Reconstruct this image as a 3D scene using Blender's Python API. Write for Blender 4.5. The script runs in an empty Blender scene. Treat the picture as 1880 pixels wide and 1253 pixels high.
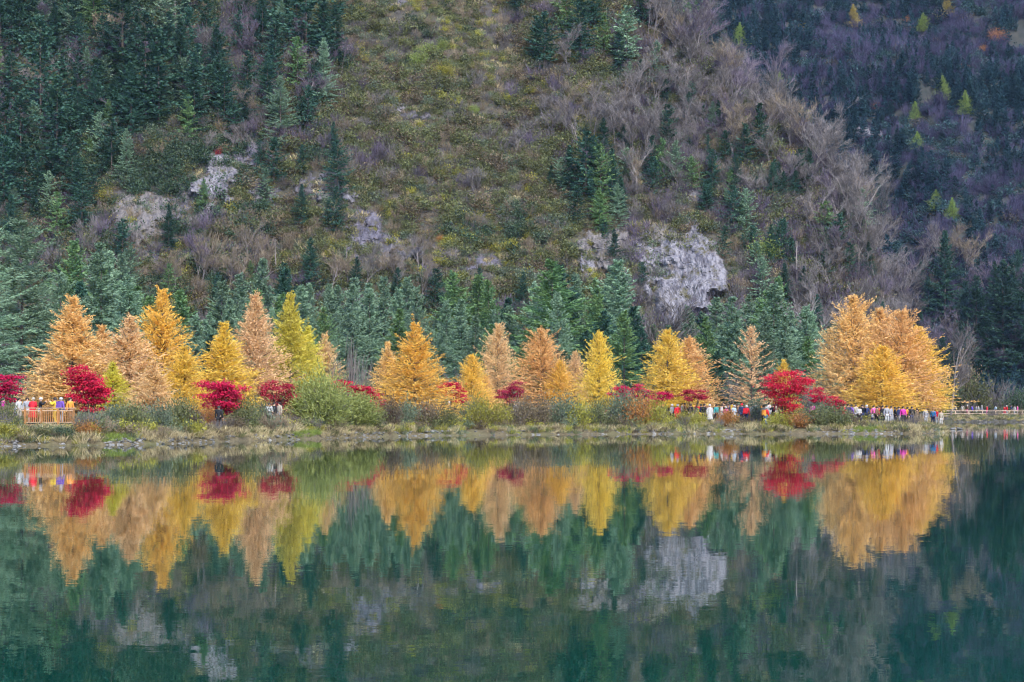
import bpy, math
import numpy as np
from mathutils import Vector

# ------------------------------------------------------------------ camera, sky, sun, exposure
SC = bpy.context.scene
COL = SC.collection
R = math.radians
F_PX, CX, HY, CAM_Z = 3655.0, 940.0, 748.0, 2.13      # focal length in photo pixels, centre column, horizon row, eye height

cam = bpy.data.cameras.new('camera')
cam.lens, cam.sensor_width = 70.0, 36.0
cam.shift_y = (HY - 626.5) / 1880.0
cam.clip_start, cam.clip_end = 0.5, 5000.0
cam_ob = bpy.data.objects.new('camera', cam)
COL.objects.link(cam_ob)
cam_ob.location = (0, 0, CAM_Z)
cam_ob.rotation_euler = (R(90), 0, 0)
SC.camera = cam_ob

SUN_ELEV, SUN_ROT = 46.0, 158.0
world = bpy.data.worlds.new('World')
SC.world = world
world.use_nodes = True
wn, wl = world.node_tree.nodes, world.node_tree.links
wn.clear()
sky = wn.new('ShaderNodeTexSky')
sky.sky_type = 'NISHITA'
sky.sun_disc = False
sky.sun_elevation = R(SUN_ELEV)
sky.sun_rotation = R(SUN_ROT)
sky.air_density, sky.dust_density, sky.ozone_density = 1.0, 1.2, 2.0
bg = wn.new('ShaderNodeBackground')
bg.inputs['Strength'].default_value = 0.105
wo = wn.new('ShaderNodeOutputWorld')
wl.new(sky.outputs[0], bg.inputs[0])
wl.new(bg.outputs[0], wo.inputs[0])

sun = bpy.data.lights.new('sun', 'SUN')
sun.energy, sun.angle, sun.color = 1.5, R(11), (1.0, 0.975, 0.93)
sun_ob = bpy.data.objects.new('sun', sun)
COL.objects.link(sun_ob)
_sd = Vector((math.sin(R(SUN_ROT)) * math.cos(R(SUN_ELEV)), math.cos(R(SUN_ROT)) * math.cos(R(SUN_ELEV)), math.sin(R(SUN_ELEV))))
sun_ob.rotation_euler = _sd.to_track_quat('Z', 'Y').to_euler()
sun_ob.location = (40, -60, 90)

vs = SC.view_settings
vs.view_transform, vs.look, vs.exposure, vs.gamma = 'Standard', 'None', 2.05, 1.0
vs.use_curve_mapping = False
SC.cycles.max_bounces = 4
SC.cycles.diffuse_bounces = 2
SC.cycles.glossy_bounces = 3
SC.cycles.transmission_bounces = 3
SC.cycles.transparent_max_bounces = 8
SC.cycles.filter_width = 1.2
SC.cycles.use_denoising = True
SC.cycles.use_adaptive_sampling = True
SC.cycles.adaptive_threshold = 0.04

# ------------------------------------------------------------------ helpers
RNG = np.random.default_rng(11)
ORD1 = 'first second third fourth fifth sixth seventh eighth ninth tenth eleventh twelfth thirteenth fourteenth fifteenth sixteenth seventeenth eighteenth nineteenth'.split()
TENS = {2: 'twent', 3: 'thirt', 4: 'fort', 5: 'fift', 6: 'sixt', 7: 'sevent', 8: 'eight', 9: 'ninet'}
def ordinal(n):
    if n < 20: return ORD1[n - 1]
    t, u = divmod(n, 10)
    return TENS[t] + 'ieth' if u == 0 else TENS[t] + 'y-' + ORD1[u - 1]

def tag(o, label=None, cat=None, group=None, kind=None):
    if label: o['label'] = label
    if cat: o['category'] = cat
    if group: o['group'] = group
    if kind: o['kind'] = kind
    return o

def empty(name, loc, rz=0.0, s=1.0):
    o = bpy.data.objects.new(name, None)
    COL.objects.link(o)
    o.location = loc
    o.rotation_euler = (0, 0, rz)
    o.scale = (s, s, s) if np.isscalar(s) else s
    return o

def make_mesh(name, V, FS, mats=(), smooth=False, midx=None):
    """V (N,3); FS a list of integer arrays (M,3) or (M,4)"""
    V = np.ascontiguousarray(V, dtype=np.float32)
    FS = [np.asarray(f, dtype=np.int32) for f in FS if len(f)]
    me = bpy.data.meshes.new(name)
    tot = np.concatenate([np.full(len(f), f.shape[1], np.int32) for f in FS])
    loops = np.concatenate([f.ravel() for f in FS])
    start = np.concatenate([[0], np.cumsum(tot)[:-1]]).astype(np.int32)
    me.vertices.add(len(V)); me.vertices.foreach_set('co', V.ravel())
    me.loops.add(len(loops)); me.loops.foreach_set('vertex_index', loops)
    me.polygons.add(len(tot)); me.polygons.foreach_set('loop_start', start)
    me.polygons.foreach_set('loop_total', tot)
    if midx is not None: me.polygons.foreach_set('material_index', np.asarray(midx, np.int32))
    me.polygons.foreach_set('use_smooth', np.full(len(tot), bool(smooth)))
    for m in mats: me.materials.append(m)
    me.update(calc_edges=True)
    return me

def obj(name, me, parent=None, mat=None, loc=None):
    o = bpy.data.objects.new(name, me)
    COL.objects.link(o)
    if parent is not None: o.parent = parent
    if loc is not None: o.location = loc
    if mat is not None:
        if not me.materials: me.materials.append(mat)
        elif me.materials[0] is not mat:
            o.material_slots[0].link = 'OBJECT'
            o.material_slots[0].material = mat
    return o

class MB:
    """collects pieces of one mesh"""
    def __init__(s): s.V, s.F, s.n = [], [], 0
    def add(s, V, *FS):
        V = np.asarray(V, float).reshape(-1, 3)
        for f in FS: s.F.append(np.asarray(f, int) + s.n)
        s.V.append(V); s.n += len(V)
    def box(s, lo, hi):
        (a, b, c), (d, e, f) = lo, hi
        s.add([(a,b,c),(d,b,c),(d,e,c),(a,e,c),(a,b,f),(d,b,f),(d,e,f),(a,e,f)],
              [(0,3,2,1),(4,5,6,7),(0,1,5,4),(1,2,6,5),(2,3,7,6),(3,0,4,7)])
    def tube(s, P, rad, n=5, cap=True):
        P = np.asarray(P, float); rad = np.broadcast_to(np.asarray(rad, float), (len(P),))
        T = np.gradient(P, axis=0); T /= np.linalg.norm(T, axis=1)[:, None] + 1e-9
        ref = np.array([1.0, 0, 0]) if abs(T[:, 0]).mean() < 0.7 else np.array([0, 1.0, 0])
        A = np.cross(T, ref); A /= np.linalg.norm(A, axis=1)[:, None] + 1e-9
        B = np.cross(T, A)
        an = np.arange(n) * 2 * math.pi / n
        V = P[:, None] + rad[:, None, None] * (A[:, None] * np.cos(an)[None, :, None] + B[:, None] * np.sin(an)[None, :, None])
        i = np.arange(len(P) - 1)[:, None] * n + np.arange(n)[None]
        j = np.arange(len(P) - 1)[:, None] * n + (np.arange(n)[None] + 1) % n
        Q = np.stack([i, i + n, j + n, j], -1).reshape(-1, 4)
        s.add(V.reshape(-1, 3), Q)
        if cap and n == 4:
            s.F.append(np.array([[0, 1, 2, 3]]) + s.n - len(P) * n); s.F.append(np.array([[3, 2, 1, 0]]) + s.n - n)
    def leaves(s, base, d, ln, wd, rng, flat=None, bend=0.0):
        """rhombic leaves; flat = preferred normal (N,3) or None for random"""
        base = np.asarray(base, float); N = len(base)
        d = d / (np.linalg.norm(d, axis=1)[:, None] + 1e-9)
        q = rng.normal(size=(N, 3)) if flat is None else flat + rng.normal(size=(N, 3)) * 0.35
        sd = np.cross(d, q); sd /= np.linalg.norm(sd, axis=1)[:, None] + 1e-9
        ln = np.broadcast_to(ln, (N,))[:, None]; wd = np.broadcast_to(wd, (N,))[:, None]
        mid = base + d * ln * 0.5
        tip = base + d * ln
        if bend: tip[:, 2] -= bend * ln[:, 0]
        V = np.stack([base, mid + sd * wd * 0.5, tip, mid - sd * wd * 0.5], 1).reshape(-1, 3)
        k = np.arange(N)[:, None] * 4
        s.add(V, np.concatenate([k, k + 1, k + 2, k + 3], 1))
    def mesh(s, name, mats=(), smooth=False):
        return make_mesh(name, np.concatenate(s.V), s.F, mats, smooth)
    def tris(s): return sum(len(f) * (f.shape[1] - 2) for f in s.F)

def vnoise(x, y, seed=0):
    xi, yi = np.floor(x).astype(np.int64), np.floor(y).astype(np.int64)
    xf, yf = x - xi, y - yi
    def h(a, b):
        n = (a * 374761393 + b * 668265263 + seed * 1442695041) & 0xFFFFFFFF
        n = ((n ^ (n >> 13)) * 1274126177) & 0xFFFFFFFF
        return ((n ^ (n >> 16)) & 0xFFFF) / 65535.0
    u, v = xf * xf * (3 - 2 * xf), yf * yf * (3 - 2 * yf)
    return (h(xi, yi) * (1 - u) + h(xi + 1, yi) * u) * (1 - v) + (h(xi, yi + 1) * (1 - u) + h(xi + 1, yi + 1) * u) * v - 0.5
def fbm(x, y, seed=0, o=4):
    r, a = 0, 1.0
    for k in range(o):
        r = r + a * vnoise(x, y, seed + k * 17); x, y, a = x * 2.03, y * 2.03, a * 0.5
    return r

# ------------------------------------------------------------------ materials
def new_mat(name):
    m = bpy.data.materials.new(name); m.use_nodes = True
    nt = m.node_tree; nt.nodes.clear()
    out = nt.nodes.new('ShaderNodeOutputMaterial')
    return m, nt.nodes, nt.links, out
def mixcol(N, L, fac, a, b, mode='MIX'):
    x = N.new('ShaderNodeMix'); x.data_type = 'RGBA'; x.blend_type = mode
    for sock, v in ((x.inputs[0], fac), (x.inputs[6], a), (x.inputs[7], b)):
        if hasattr(v, 'links'): L.new(v, sock)
        elif isinstance(v, (int, float)): sock.default_value = v
        else: sock.default_value = (*v, 1.0)
    return x.outputs[2]
def math_node(N, L, op, a, b=None, clamp=False):
    x = N.new('ShaderNodeMath'); x.operation = op; x.use_clamp = clamp
    for k, v in ((0, a), (1, b)):
        if v is None: continue
        if hasattr(v, 'links'): L.new(v, x.inputs[k])
        else: x.inputs[k].default_value = v
    return x.outputs[0]
def noise(N, L, scale, detail=4, rough=0.55, vec=None, sc=None, space='Object'):
    n = N.new('ShaderNodeTexNoise'); n.inputs['Scale'].default_value = scale
    n.inputs['Detail'].default_value = detail; n.inputs['Roughness'].default_value = rough
    tc = N.new('ShaderNodeTexCoord')
    src = tc.outputs[space] if vec is None else vec
    if sc is not None:
        mp = N.new('ShaderNodeMapping'); mp.inputs['Scale'].default_value = sc
        L.new(src, mp.inputs[0]); src = mp.outputs[0]
    L.new(src, n.inputs['Vector'])
    return n
def ramp(N, L, fac, stops):
    r = N.new('ShaderNodeValToRGB'); L.new(fac, r.inputs[0])
    el = r.color_ramp.elements
    while len(el) < len(stops): el.new(0.5)
    for e, (p, c) in zip(el, stops): e.position = p; e.color = (*c, 1)
    return r.outputs[0]

def leaf_mat(name, c1, c2, trans=0.3, objvar=0.3, c3=None, clump=0.35):
    m, N, L, out = new_mat(name)
    geo = N.new('ShaderNodeNewGeometry'); oi = N.new('ShaderNodeObjectInfo')
    col = mixcol(N, L, geo.outputs['Random Per Island'], c1, c2)
    if c3 is not None:
        nz = noise(N, L, clump, 3)
        f = math_node(N, L, 'MULTIPLY', math_node(N, L, 'SUBTRACT', nz.outputs[0], 0.42), 4.0, True)
        col = mixcol(N, L, f, col, c3)
    hsv = N.new('ShaderNodeHueSaturation'); L.new(col, hsv.inputs['Color'])
    v = math_node(N, L, 'ADD', math_node(N, L, 'MULTIPLY', oi.outputs['Random'], objvar), 1.0 - objvar / 2)
    L.new(v, hsv.inputs['Value'])
    L.new(math_node(N, L, 'ADD', math_node(N, L, 'MULTIPLY', oi.outputs['Random'], 0.014), 0.493), hsv.inputs['Hue'])
    d = N.new('ShaderNodeBsdfPrincipled'); d.inputs['Roughness'].default_value = 0.65
    d.inputs['Specular IOR Level'].default_value = 0.25
    t = N.new('ShaderNodeBsdfTranslucent'); mx = N.new('ShaderNodeMixShader'); mx.inputs[0].default_value = trans
    L.new(hsv.outputs[0], d.inputs['Base Color']); L.new(hsv.outputs[0], t.inputs['Color'])
    L.new(d.outputs[0], mx.inputs[1]); L.new(t.outputs[0], mx.inputs[2]); L.new(mx.outputs[0], out.inputs[0])
    return m
def solid_mat(name, c1, c2, scale=6.0, rough=0.8, sc=None, bump=0.0, objvar=0.0, spec=0.3):
    m, N, L, out = new_mat(name)
    nz = noise(N, L, scale, 4, sc=sc)
    f = math_node(N, L, 'MULTIPLY', math_node(N, L, 'SUBTRACT', nz.outputs[0], 0.3), 2.5, True)
    col = mixcol(N, L, f, c1, c2)
    d = N.new('ShaderNodeBsdfPrincipled'); d.inputs['Roughness'].default_value = rough
    d.inputs['Specular IOR Level'].default_value = spec
    if objvar:
        oi = N.new('ShaderNodeObjectInfo'); hsv = N.new('ShaderNodeHueSaturation'); L.new(col, hsv.inputs['Color'])
        L.new(math_node(N, L, 'ADD', math_node(N, L, 'MULTIPLY', oi.outputs['Random'], objvar), 1 - objvar / 2), hsv.inputs['Value'])
        col = hsv.outputs[0]
    L.new(col, d.inputs['Base Color'])
    if bump:
        b = N.new('ShaderNodeBump'); b.inputs['Strength'].default_value = bump; b.inputs['Distance'].default_value = 0.1
        L.new(nz.outputs[0], b.inputs['Height']); L.new(b.outputs[0], d.inputs['Normal'])
    L.new(d.outputs[0], out.inputs[0])
    return m

M = {}
M['bark'] = solid_mat('bark', (0.045, 0.034, 0.028), (0.12, 0.095, 0.08), 5, sc=(3, 3, 0.6), bump=0.4)
M['bark_pale'] = solid_mat('pale_bark', (0.115, 0.095, 0.092), (0.235, 0.205, 0.2), 3, sc=(3, 3, 0.7), objvar=0.4)
M['snag'] = solid_mat('dead_wood', (0.16, 0.135, 0.125), (0.27, 0.235, 0.22), 3, sc=(3, 3, 0.5))
M['twig'] = solid_mat('bare_twig', (0.085, 0.075, 0.074), (0.168, 0.148, 0.145), 0.8, objvar=0.6)
M['twig_purple'] = solid_mat('purple_twig', (0.065, 0.05, 0.076), (0.13, 0.102, 0.145), 0.8, objvar=0.6)
M['twig_tan'] = solid_mat('tan_twig', (0.12, 0.09, 0.065), (0.21, 0.165, 0.11), 0.8, objvar=0.5)
M['larch_orange'] = leaf_mat('orange_larch_needles', (0.68, 0.40, 0.15), (0.87, 0.58, 0.27), 0.38, 0.1, (0.76, 0.43, 0.13))
M['larch_tan'] = leaf_mat('tan_larch_needles', (0.66, 0.43, 0.21), (0.87, 0.62, 0.35), 0.38, 0.1, (0.75, 0.48, 0.20))
M['larch_gold'] = leaf_mat('golden_larch_needles', (0.74, 0.44, 0.075), (0.87, 0.57, 0.15), 0.38, 0.1, (0.80, 0.46, 0.07))
M['larch_yellow'] = leaf_mat('yellow_larch_needles', (0.73, 0.50, 0.07), (0.87, 0.63, 0.15), 0.38, 0.1, (0.78, 0.52, 0.06))
M['larch_lime'] = leaf_mat('lime_larch_needles', (0.48, 0.42, 0.05), (0.70, 0.62, 0.13), 0.38, 0.1, (0.66, 0.54, 0.06))
M['maple'] = leaf_mat('crimson_maple_leaves', (0.22, 0.004, 0.02), (0.58, 0.01, 0.06), 0.28, 0.12, (0.48, 0.007, 0.045), 1.3)
M['maple_dull'] = leaf_mat('dull_maple_leaves', (0.20, 0.008, 0.02), (0.42, 0.03, 0.05), 0.3, 0.15, (0.34, 0.02, 0.04), 0.8)
M['spruce_blue'] = leaf_mat('blue_green_spruce_needles', (0.07, 0.13, 0.08), (0.225, 0.32, 0.215), 0.16, 0.55, (0.14, 0.225, 0.13), 0.5)
M['spruce_dark'] = leaf_mat('dark_spruce_needles', (0.013, 0.044, 0.029), (0.048, 0.112, 0.072), 0.12, 0.5, (0.026, 0.07, 0.046), 0.5)
M['spruce_green'] = leaf_mat('fresh_green_spruce_needles', (0.05, 0.12, 0.05), (0.16, 0.27, 0.11), 0.14, 0.25, (0.13, 0.20, 0.065), 0.5)
M['spruce_far'] = leaf_mat('far_spruce_needles', (0.006, 0.028, 0.035), (0.024, 0.064, 0.072), 0.1, 0.7, None)  # blue of the distant air painted into the needle colour
M['far_lime'] = leaf_mat('far_lime_leaves', (0.17, 0.25, 0.05), (0.30, 0.38, 0.10), 0.2, 0.3)
M['far_yellow'] = leaf_mat('far_yellow_leaves', (0.32, 0.26, 0.05), (0.46, 0.36, 0.09), 0.2, 0.2)
M['far_orange'] = leaf_mat('far_orange_leaves', (0.30, 0.12, 0.05), (0.42, 0.2, 0.08), 0.2, 0.2)
M['far_purple'] = solid_mat('far_purple_twig', (0.032, 0.029, 0.062), (0.068, 0.058, 0.112), 0.8, objvar=0.6)  # twig colour shifted to blue to imitate aerial haze
M['far_green'] = leaf_mat('far_green_leaves', (0.014, 0.044, 0.048), (0.044, 0.088, 0.084), 0.1, 0.6)  # leaf green tinted bluish, distance haze put into the colour
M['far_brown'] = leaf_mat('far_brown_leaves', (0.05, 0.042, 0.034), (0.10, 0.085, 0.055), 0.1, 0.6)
M['olive'] = leaf_mat('olive_leaves', (0.064, 0.076, 0.028), (0.165, 0.172, 0.07), 0.25, 0.6)
M['sage'] = leaf_mat('grey_green_leaves', (0.07, 0.095, 0.058), (0.165, 0.205, 0.13), 0.25, 0.6)
M['scrub_dark'] = leaf_mat('dark_scrub_leaves', (0.02, 0.044, 0.026), (0.07, 0.108, 0.056), 0.2, 0.5)
M['yellow_leaf'] = leaf_mat('yellow_green_leaves', (0.20, 0.20, 0.03), (0.38, 0.35, 0.065), 0.3, 0.4)
M['lime_leaf'] = leaf_mat('fresh_green_leaves', (0.15, 0.21, 0.045), (0.30, 0.36, 0.10), 0.3, 0.4)
M['rust_leaf'] = leaf_mat('rusty_leaves', (0.26, 0.10, 0.03), (0.42, 0.20, 0.06), 0.3, 0.4)
M['brown_leaf'] = leaf_mat('brown_leaves', (0.09, 0.067, 0.045), (0.19, 0.148, 0.09), 0.25, 0.5)
M['willow'] = leaf_mat('willow_leaves', (0.12, 0.15, 0.035), (0.30, 0.31, 0.10), 0.3, 0.2, (0.20, 0.215, 0.06), 0.9)
M['grass_dry'] = leaf_mat('dry_grass_blades', (0.31, 0.25, 0.125), (0.52, 0.43, 0.25), 0.3, 0.4)
M['grass_green'] = leaf_mat('green_grass_blades', (0.12, 0.165, 0.03), (0.22, 0.27, 0.06), 0.3, 0.3)
M['wood_deck'] = solid_mat('orange_stained_wood', (0.20, 0.083, 0.025), (0.33, 0.16, 0.055), 4, sc=(6, 6, 1), rough=0.6, objvar=0.35)
M['wood_pale'] = solid_mat('pale_weathered_wood', (0.27, 0.165, 0.10), (0.38, 0.26, 0.175), 4, sc=(1, 6, 6), rough=0.7, objvar=0.25)
M['wood_light'] = solid_mat('light_weathered_wood', (0.40, 0.29, 0.21), (0.55, 0.42, 0.32), 4, sc=(1, 6, 6), rough=0.7, objvar=0.25)
M['stone'] = solid_mat('shore_stone', (0.075, 0.072, 0.07), (0.235, 0.228, 0.22), 2.5, bump=0.5, objvar=0.8)
M['stone_dark'] = solid_mat('dark_stone', (0.06, 0.06, 0.065), (0.2, 0.19, 0.19), 2.5, bump=0.5)

# ------------------------------------------------------------------ the lie of the land (metres; camera at the origin, +Y across the lake)
SH_PX = np.array([-900, 0, 150, 300, 420, 500, 620, 750, 1000, 1300, 1560, 1690, 1745])
SH_PY = np.array([822, 820, 818.5, 815.5, 811, 808.5, 805, 801, 798.5, 797, 797, 796.5, 795])
SH_D = CAM_Z * F_PX / (SH_PY - HY)
SH_X = (SH_PX - CX) / F_PX * SH_D
CR_X = np.array([-400, -120, -40, 0, 18, 34, 44, 50.5, 53, 54.5, 56, 60, 66, 400])
CR_H = np.array([190, 150, 120, 92, 76, 56, 44, 31, 15, 5, 0.5, -3, -8, -30])
PR_D = np.array([-400, -60, -20, -4, -1.0, 0, 0.45, 1.5, 4, 12, 26, 45, 400])
PR_H = np.array([-6, -3, -1.5, -0.5, -0.2, 0, 0.30, 0.42, 0.58, 0.88, 1.05, 1.25, 1.6])
def smin(a, b, k):
    h = np.clip(0.5 + 0.5 * (b - a) / k, 0, 1)
    return b * (1 - h) + a * h - k * h * (1 - h)
def shore_d(X, Y):
    wob = 0.9 * vnoise(X / 3.1, Y * 0 + 3.3, 5) + 0.4 * vnoise(X / 1.1, Y * 0 + 1.3, 6)
    a = Y - np.interp(X, SH_X, SH_D) + wob
    spit = (36.2 + (Y - 166) * 0.20 - X) * 0.9 + 0.8 * vnoise(Y / 5.0, X * 0, 9)
    return np.maximum(np.minimum(a, spit), (Y - 284 + 1.2 * wob) * 0.8)
def Hmain(X, Y):
    gl = 5.0 * fbm(X / 34.0, Y / 90.0, 21, 3) + 1.6 * fbm(X / 7.0, Y / 9.0, 22, 3)
    front = (Y - 262.0 - 0.02 * X + 1.5 * gl) * 1.10
    step = 2.2 * fbm(X / 11.0, front / 8.0, 23, 3)
    cr = np.interp(X, CR_X, CR_H) 
    cr = cr + 5.0 * np.clip((cr - 3) / 12.0, 0, 1) * fbm(X / 9.0, Y / 30.0, 24, 3)
    return smin(front + step, cr, 7.0)
def Hfar(X, Y):
    b = fbm(X / 60.0, Y / 80.0, 31, 4) * 22 + fbm(X / 15.0, Y / 18.0, 33, 3) * 5
    t = Y - 512.0 + 0.30 * X + b
    return np.minimum(t * 0.86, 190 + t * 0.2)
def H(X, Y):
    X = np.asarray(X, float); Y = np.asarray(Y, float)
    low = np.interp(shore_d(X, Y), PR_D, PR_H)
    low = low + np.clip(low, 0, 1) * 0.10 * fbm(X / 2.3, Y / 2.3, 41, 3)
    return np.maximum(low, np.maximum(Hmain(X, Y), Hfar(X, Y)))
def ray(px, py, dmin=100.0, dmax=900.0):
    """ground point seen at a photo pixel"""
    D = np.arange(dmin, dmax, 0.35)
    X = (px - CX) / F_PX * D; Z = CAM_Z - (py - HY) / F_PX * D
    hit = np.nonzero(H(X, D) >= Z)[0]
    k = hit[0] if len(hit) else len(D) - 1
    return np.array([X[k], D[k], float(H(X[k], D[k]))])
def to_px(P):
    P = np.atleast_2d(P)
    return CX + P[:, 0] / P[:, 1] * F_PX, HY - (P[:, 2] - CAM_Z) / P[:, 1] * F_PX
def at(px, D, dz=0.0):
    X = (px - CX) / F_PX * D
    return np.array([X, D, float(H(X, D)) + dz])

# ground sheets, cut into three bands of depth that share their seams
def ground_mat():
    m, N, L, out = new_mat('hillside_soil')
    n1 = noise(N, L, 0.06, 5, 0.6); n2 = noise(N, L, 1.4, 8, 0.75); n3 = noise(N, L, 0.22, 4)
    c = ramp(N, L, n2.outputs[0], [(0.3, (0.030, 0.027, 0.024)), (0.5, (0.065, 0.06, 0.045)), (0.66, (0.09, 0.085, 0.055)), (0.8, (0.12, 0.11, 0.09))])
    c = mixcol(N, L, math_node(N, L, 'MULTIPLY', math_node(N, L, 'SUBTRACT', n1.outputs[0], 0.42), 4, True), c, (0.06, 0.052, 0.056))
    c = mixcol(N, L, math_node(N, L, 'MULTIPLY', math_node(N, L, 'SUBTRACT', n3.outputs[0], 0.55), 5, True), c, (0.075, 0.078, 0.03))
    d = N.new('ShaderNodeBsdfPrincipled'); d.inputs['Roughness'].default_value = 0.95; d.inputs['Specular IOR Level'].default_value = 0.1
    b = N.new('ShaderNodeBump'); b.inputs['Strength'].default_value = 0.7; b.inputs['Distance'].default_value = 0.4
    L.new(n2.outputs[0], b.inputs['Height']); L.new(b.outputs[0], d.inputs['Normal'])
    L.new(c, d.inputs['Base Color']); L.new(d.outputs[0], out.inputs[0]); return m
def shore_mat():
    m, N, L, out = new_mat('shore_ground')
    n2 = noise(N, L, 4.0, 8, 0.78); n3 = noise(N, L, 0.25, 4)
    c = ramp(N, L, n2.outputs[0], [(0.3, (0.05, 0.042, 0.028)), (0.5, (0.11, 0.09, 0.055)), (0.72, (0.19, 0.155, 0.095))])
    c = mixcol(N, L, math_node(N, L, 'MULTIPLY', math_node(N, L, 'SUBTRACT', n3.outputs[0], 0.5), 5, True), c, mixcol(N, L, n2.outputs[0], (0.03, 0.035, 0.012), (0.16, 0.155, 0.07)))
    d = N.new('ShaderNodeBsdfPrincipled'); d.inputs['Roughness'].default_value = 0.95; d.inputs['Specular IOR Level'].default_value = 0.1
    b = N.new('ShaderNodeBump'); b.inputs['Strength'].default_value = 0.6; b.inputs['Distance'].default_value = 0.15
    L.new(n2.outputs[0], b.inputs['Height']); L.new(b.outputs[0], d.inputs['Normal'])
    L.new(c, d.inputs['Base Color']); L.new(d.outputs[0], out.inputs[0]); return m
M['soil'], M['shore'] = ground_mat(), shore_mat()
cols = np.concatenate([np.arange(-2600, -200, 60), np.arange(-200, 2080, 6.0), np.arange(2080, 4600, 60)])
def sheet(name, D, mat, label):
    PX, DD = np.meshgrid(cols, D)
    X = (PX - CX) / F_PX * DD
    Z = H(X, DD)
    n, k = DD.shape
    i = (np.arange(n - 1)[:, None] * k + np.arange(k - 1)[None]).reshape(-1, 1)
    me = make_mesh(name, np.stack([X, DD, Z], -1).reshape(-1, 3), [np.concatenate([i, i + 1, i + 1 + k, i + k], 1)], [mat], smooth=True)
    return tag(obj(name, me), label, 'ground', kind='structure')
sheet('shore_ground', np.concatenate([np.arange(60, 100, 8), np.arange(100, 180, 0.8), np.arange(180, 256.1, 2.0)]), M['shore'], 'strip of grassy lake shore below the trees')
sheet('hillside', np.concatenate([np.arange(256, 350, 0.8), np.arange(350, 430, 4), [430]]), M['soil'], 'steep scrub covered hillside rising behind the lake')
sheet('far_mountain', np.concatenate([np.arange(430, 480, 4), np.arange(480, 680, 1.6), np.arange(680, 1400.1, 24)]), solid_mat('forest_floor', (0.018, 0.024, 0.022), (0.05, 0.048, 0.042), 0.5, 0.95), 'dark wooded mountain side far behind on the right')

# water
def water_mat():
    m, N, L, out = new_mat('lake_water')
    tc = N.new('ShaderNodeTexCoord')
    acc = None
    for scale, sc, amp in ((0.8, (0.3, 1, 1), 0.0040), (3.2, (0.4, 1, 1), 0.0042), (14.0, (0.5, 1, 1), 0.0085), (0.12, (0.4, 1, 1), 0.0022)):
        nz = noise(N, L, scale, 2, 0.5, vec=tc.outputs['Object'], sc=sc)
        sub = N.new('ShaderNodeVectorMath'); sub.operation = 'SUBTRACT'; L.new(nz.outputs['Color'], sub.inputs[0]); sub.inputs[1].default_value = (0.5, 0.5, 0.5)
        mul = N.new('ShaderNodeVectorMath'); mul.operation = 'MULTIPLY'; L.new(sub.outputs[0], mul.inputs[0]); mul.inputs[1].default_value = (amp * 0.5, amp, 0)
        if acc is None: acc = mul.outputs[0]
        else:
            ad = N.new('ShaderNodeVectorMath'); L.new(acc, ad.inputs[0]); L.new(mul.outputs[0], ad.inputs[1]); acc = ad.outputs[0]
    # calm and ruffled bands of breeze
    band = noise(N, L, 0.035, 3, 0.6, vec=tc.outputs['Object'], sc=(0.35, 1.0, 1))
    bf = math_node(N, L, 'ADD', math_node(N, L, 'MULTIPLY', band.outputs[0], 1.6), 0.1)
    scl = N.new('ShaderNodeVectorMath'); scl.operation = 'SCALE'; L.new(acc, scl.inputs[0]); L.new(bf, scl.inputs['Scale'])
    ad = N.new('ShaderNodeVectorMath'); L.new(scl.outputs[0], ad.inputs[0]); ad.inputs[1].default_value = (0, 0, 1)
    nm = N.new('ShaderNodeVectorMath'); nm.operation = 'NORMALIZE'; L.new(ad.outputs[0], nm.inputs[0])
    d = N.new('ShaderNodeBsdfPrincipled'); d.inputs['Base Color'].default_value = (0.0002, 0.028, 0.019, 1)
    d.inputs['Roughness'].default_value = 0.0; d.inputs['IOR'].default_value = 1.33
    L.new(nm.outputs[0], d.inputs['Normal']); L.new(d.outputs[0], out.inputs[0]); return m
M['water'] = water_mat()
wm = MB(); wm.add([(-420, -260, 0), (420, -260, 0), (420, 330, 0), (-420, 330, 0)], [(0, 1, 2, 3)])
tag(obj('lake_water', wm.mesh('lake_water', [M['water']])), 'calm teal green lake water mirroring the autumn trees', 'lake', kind='structure')

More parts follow.
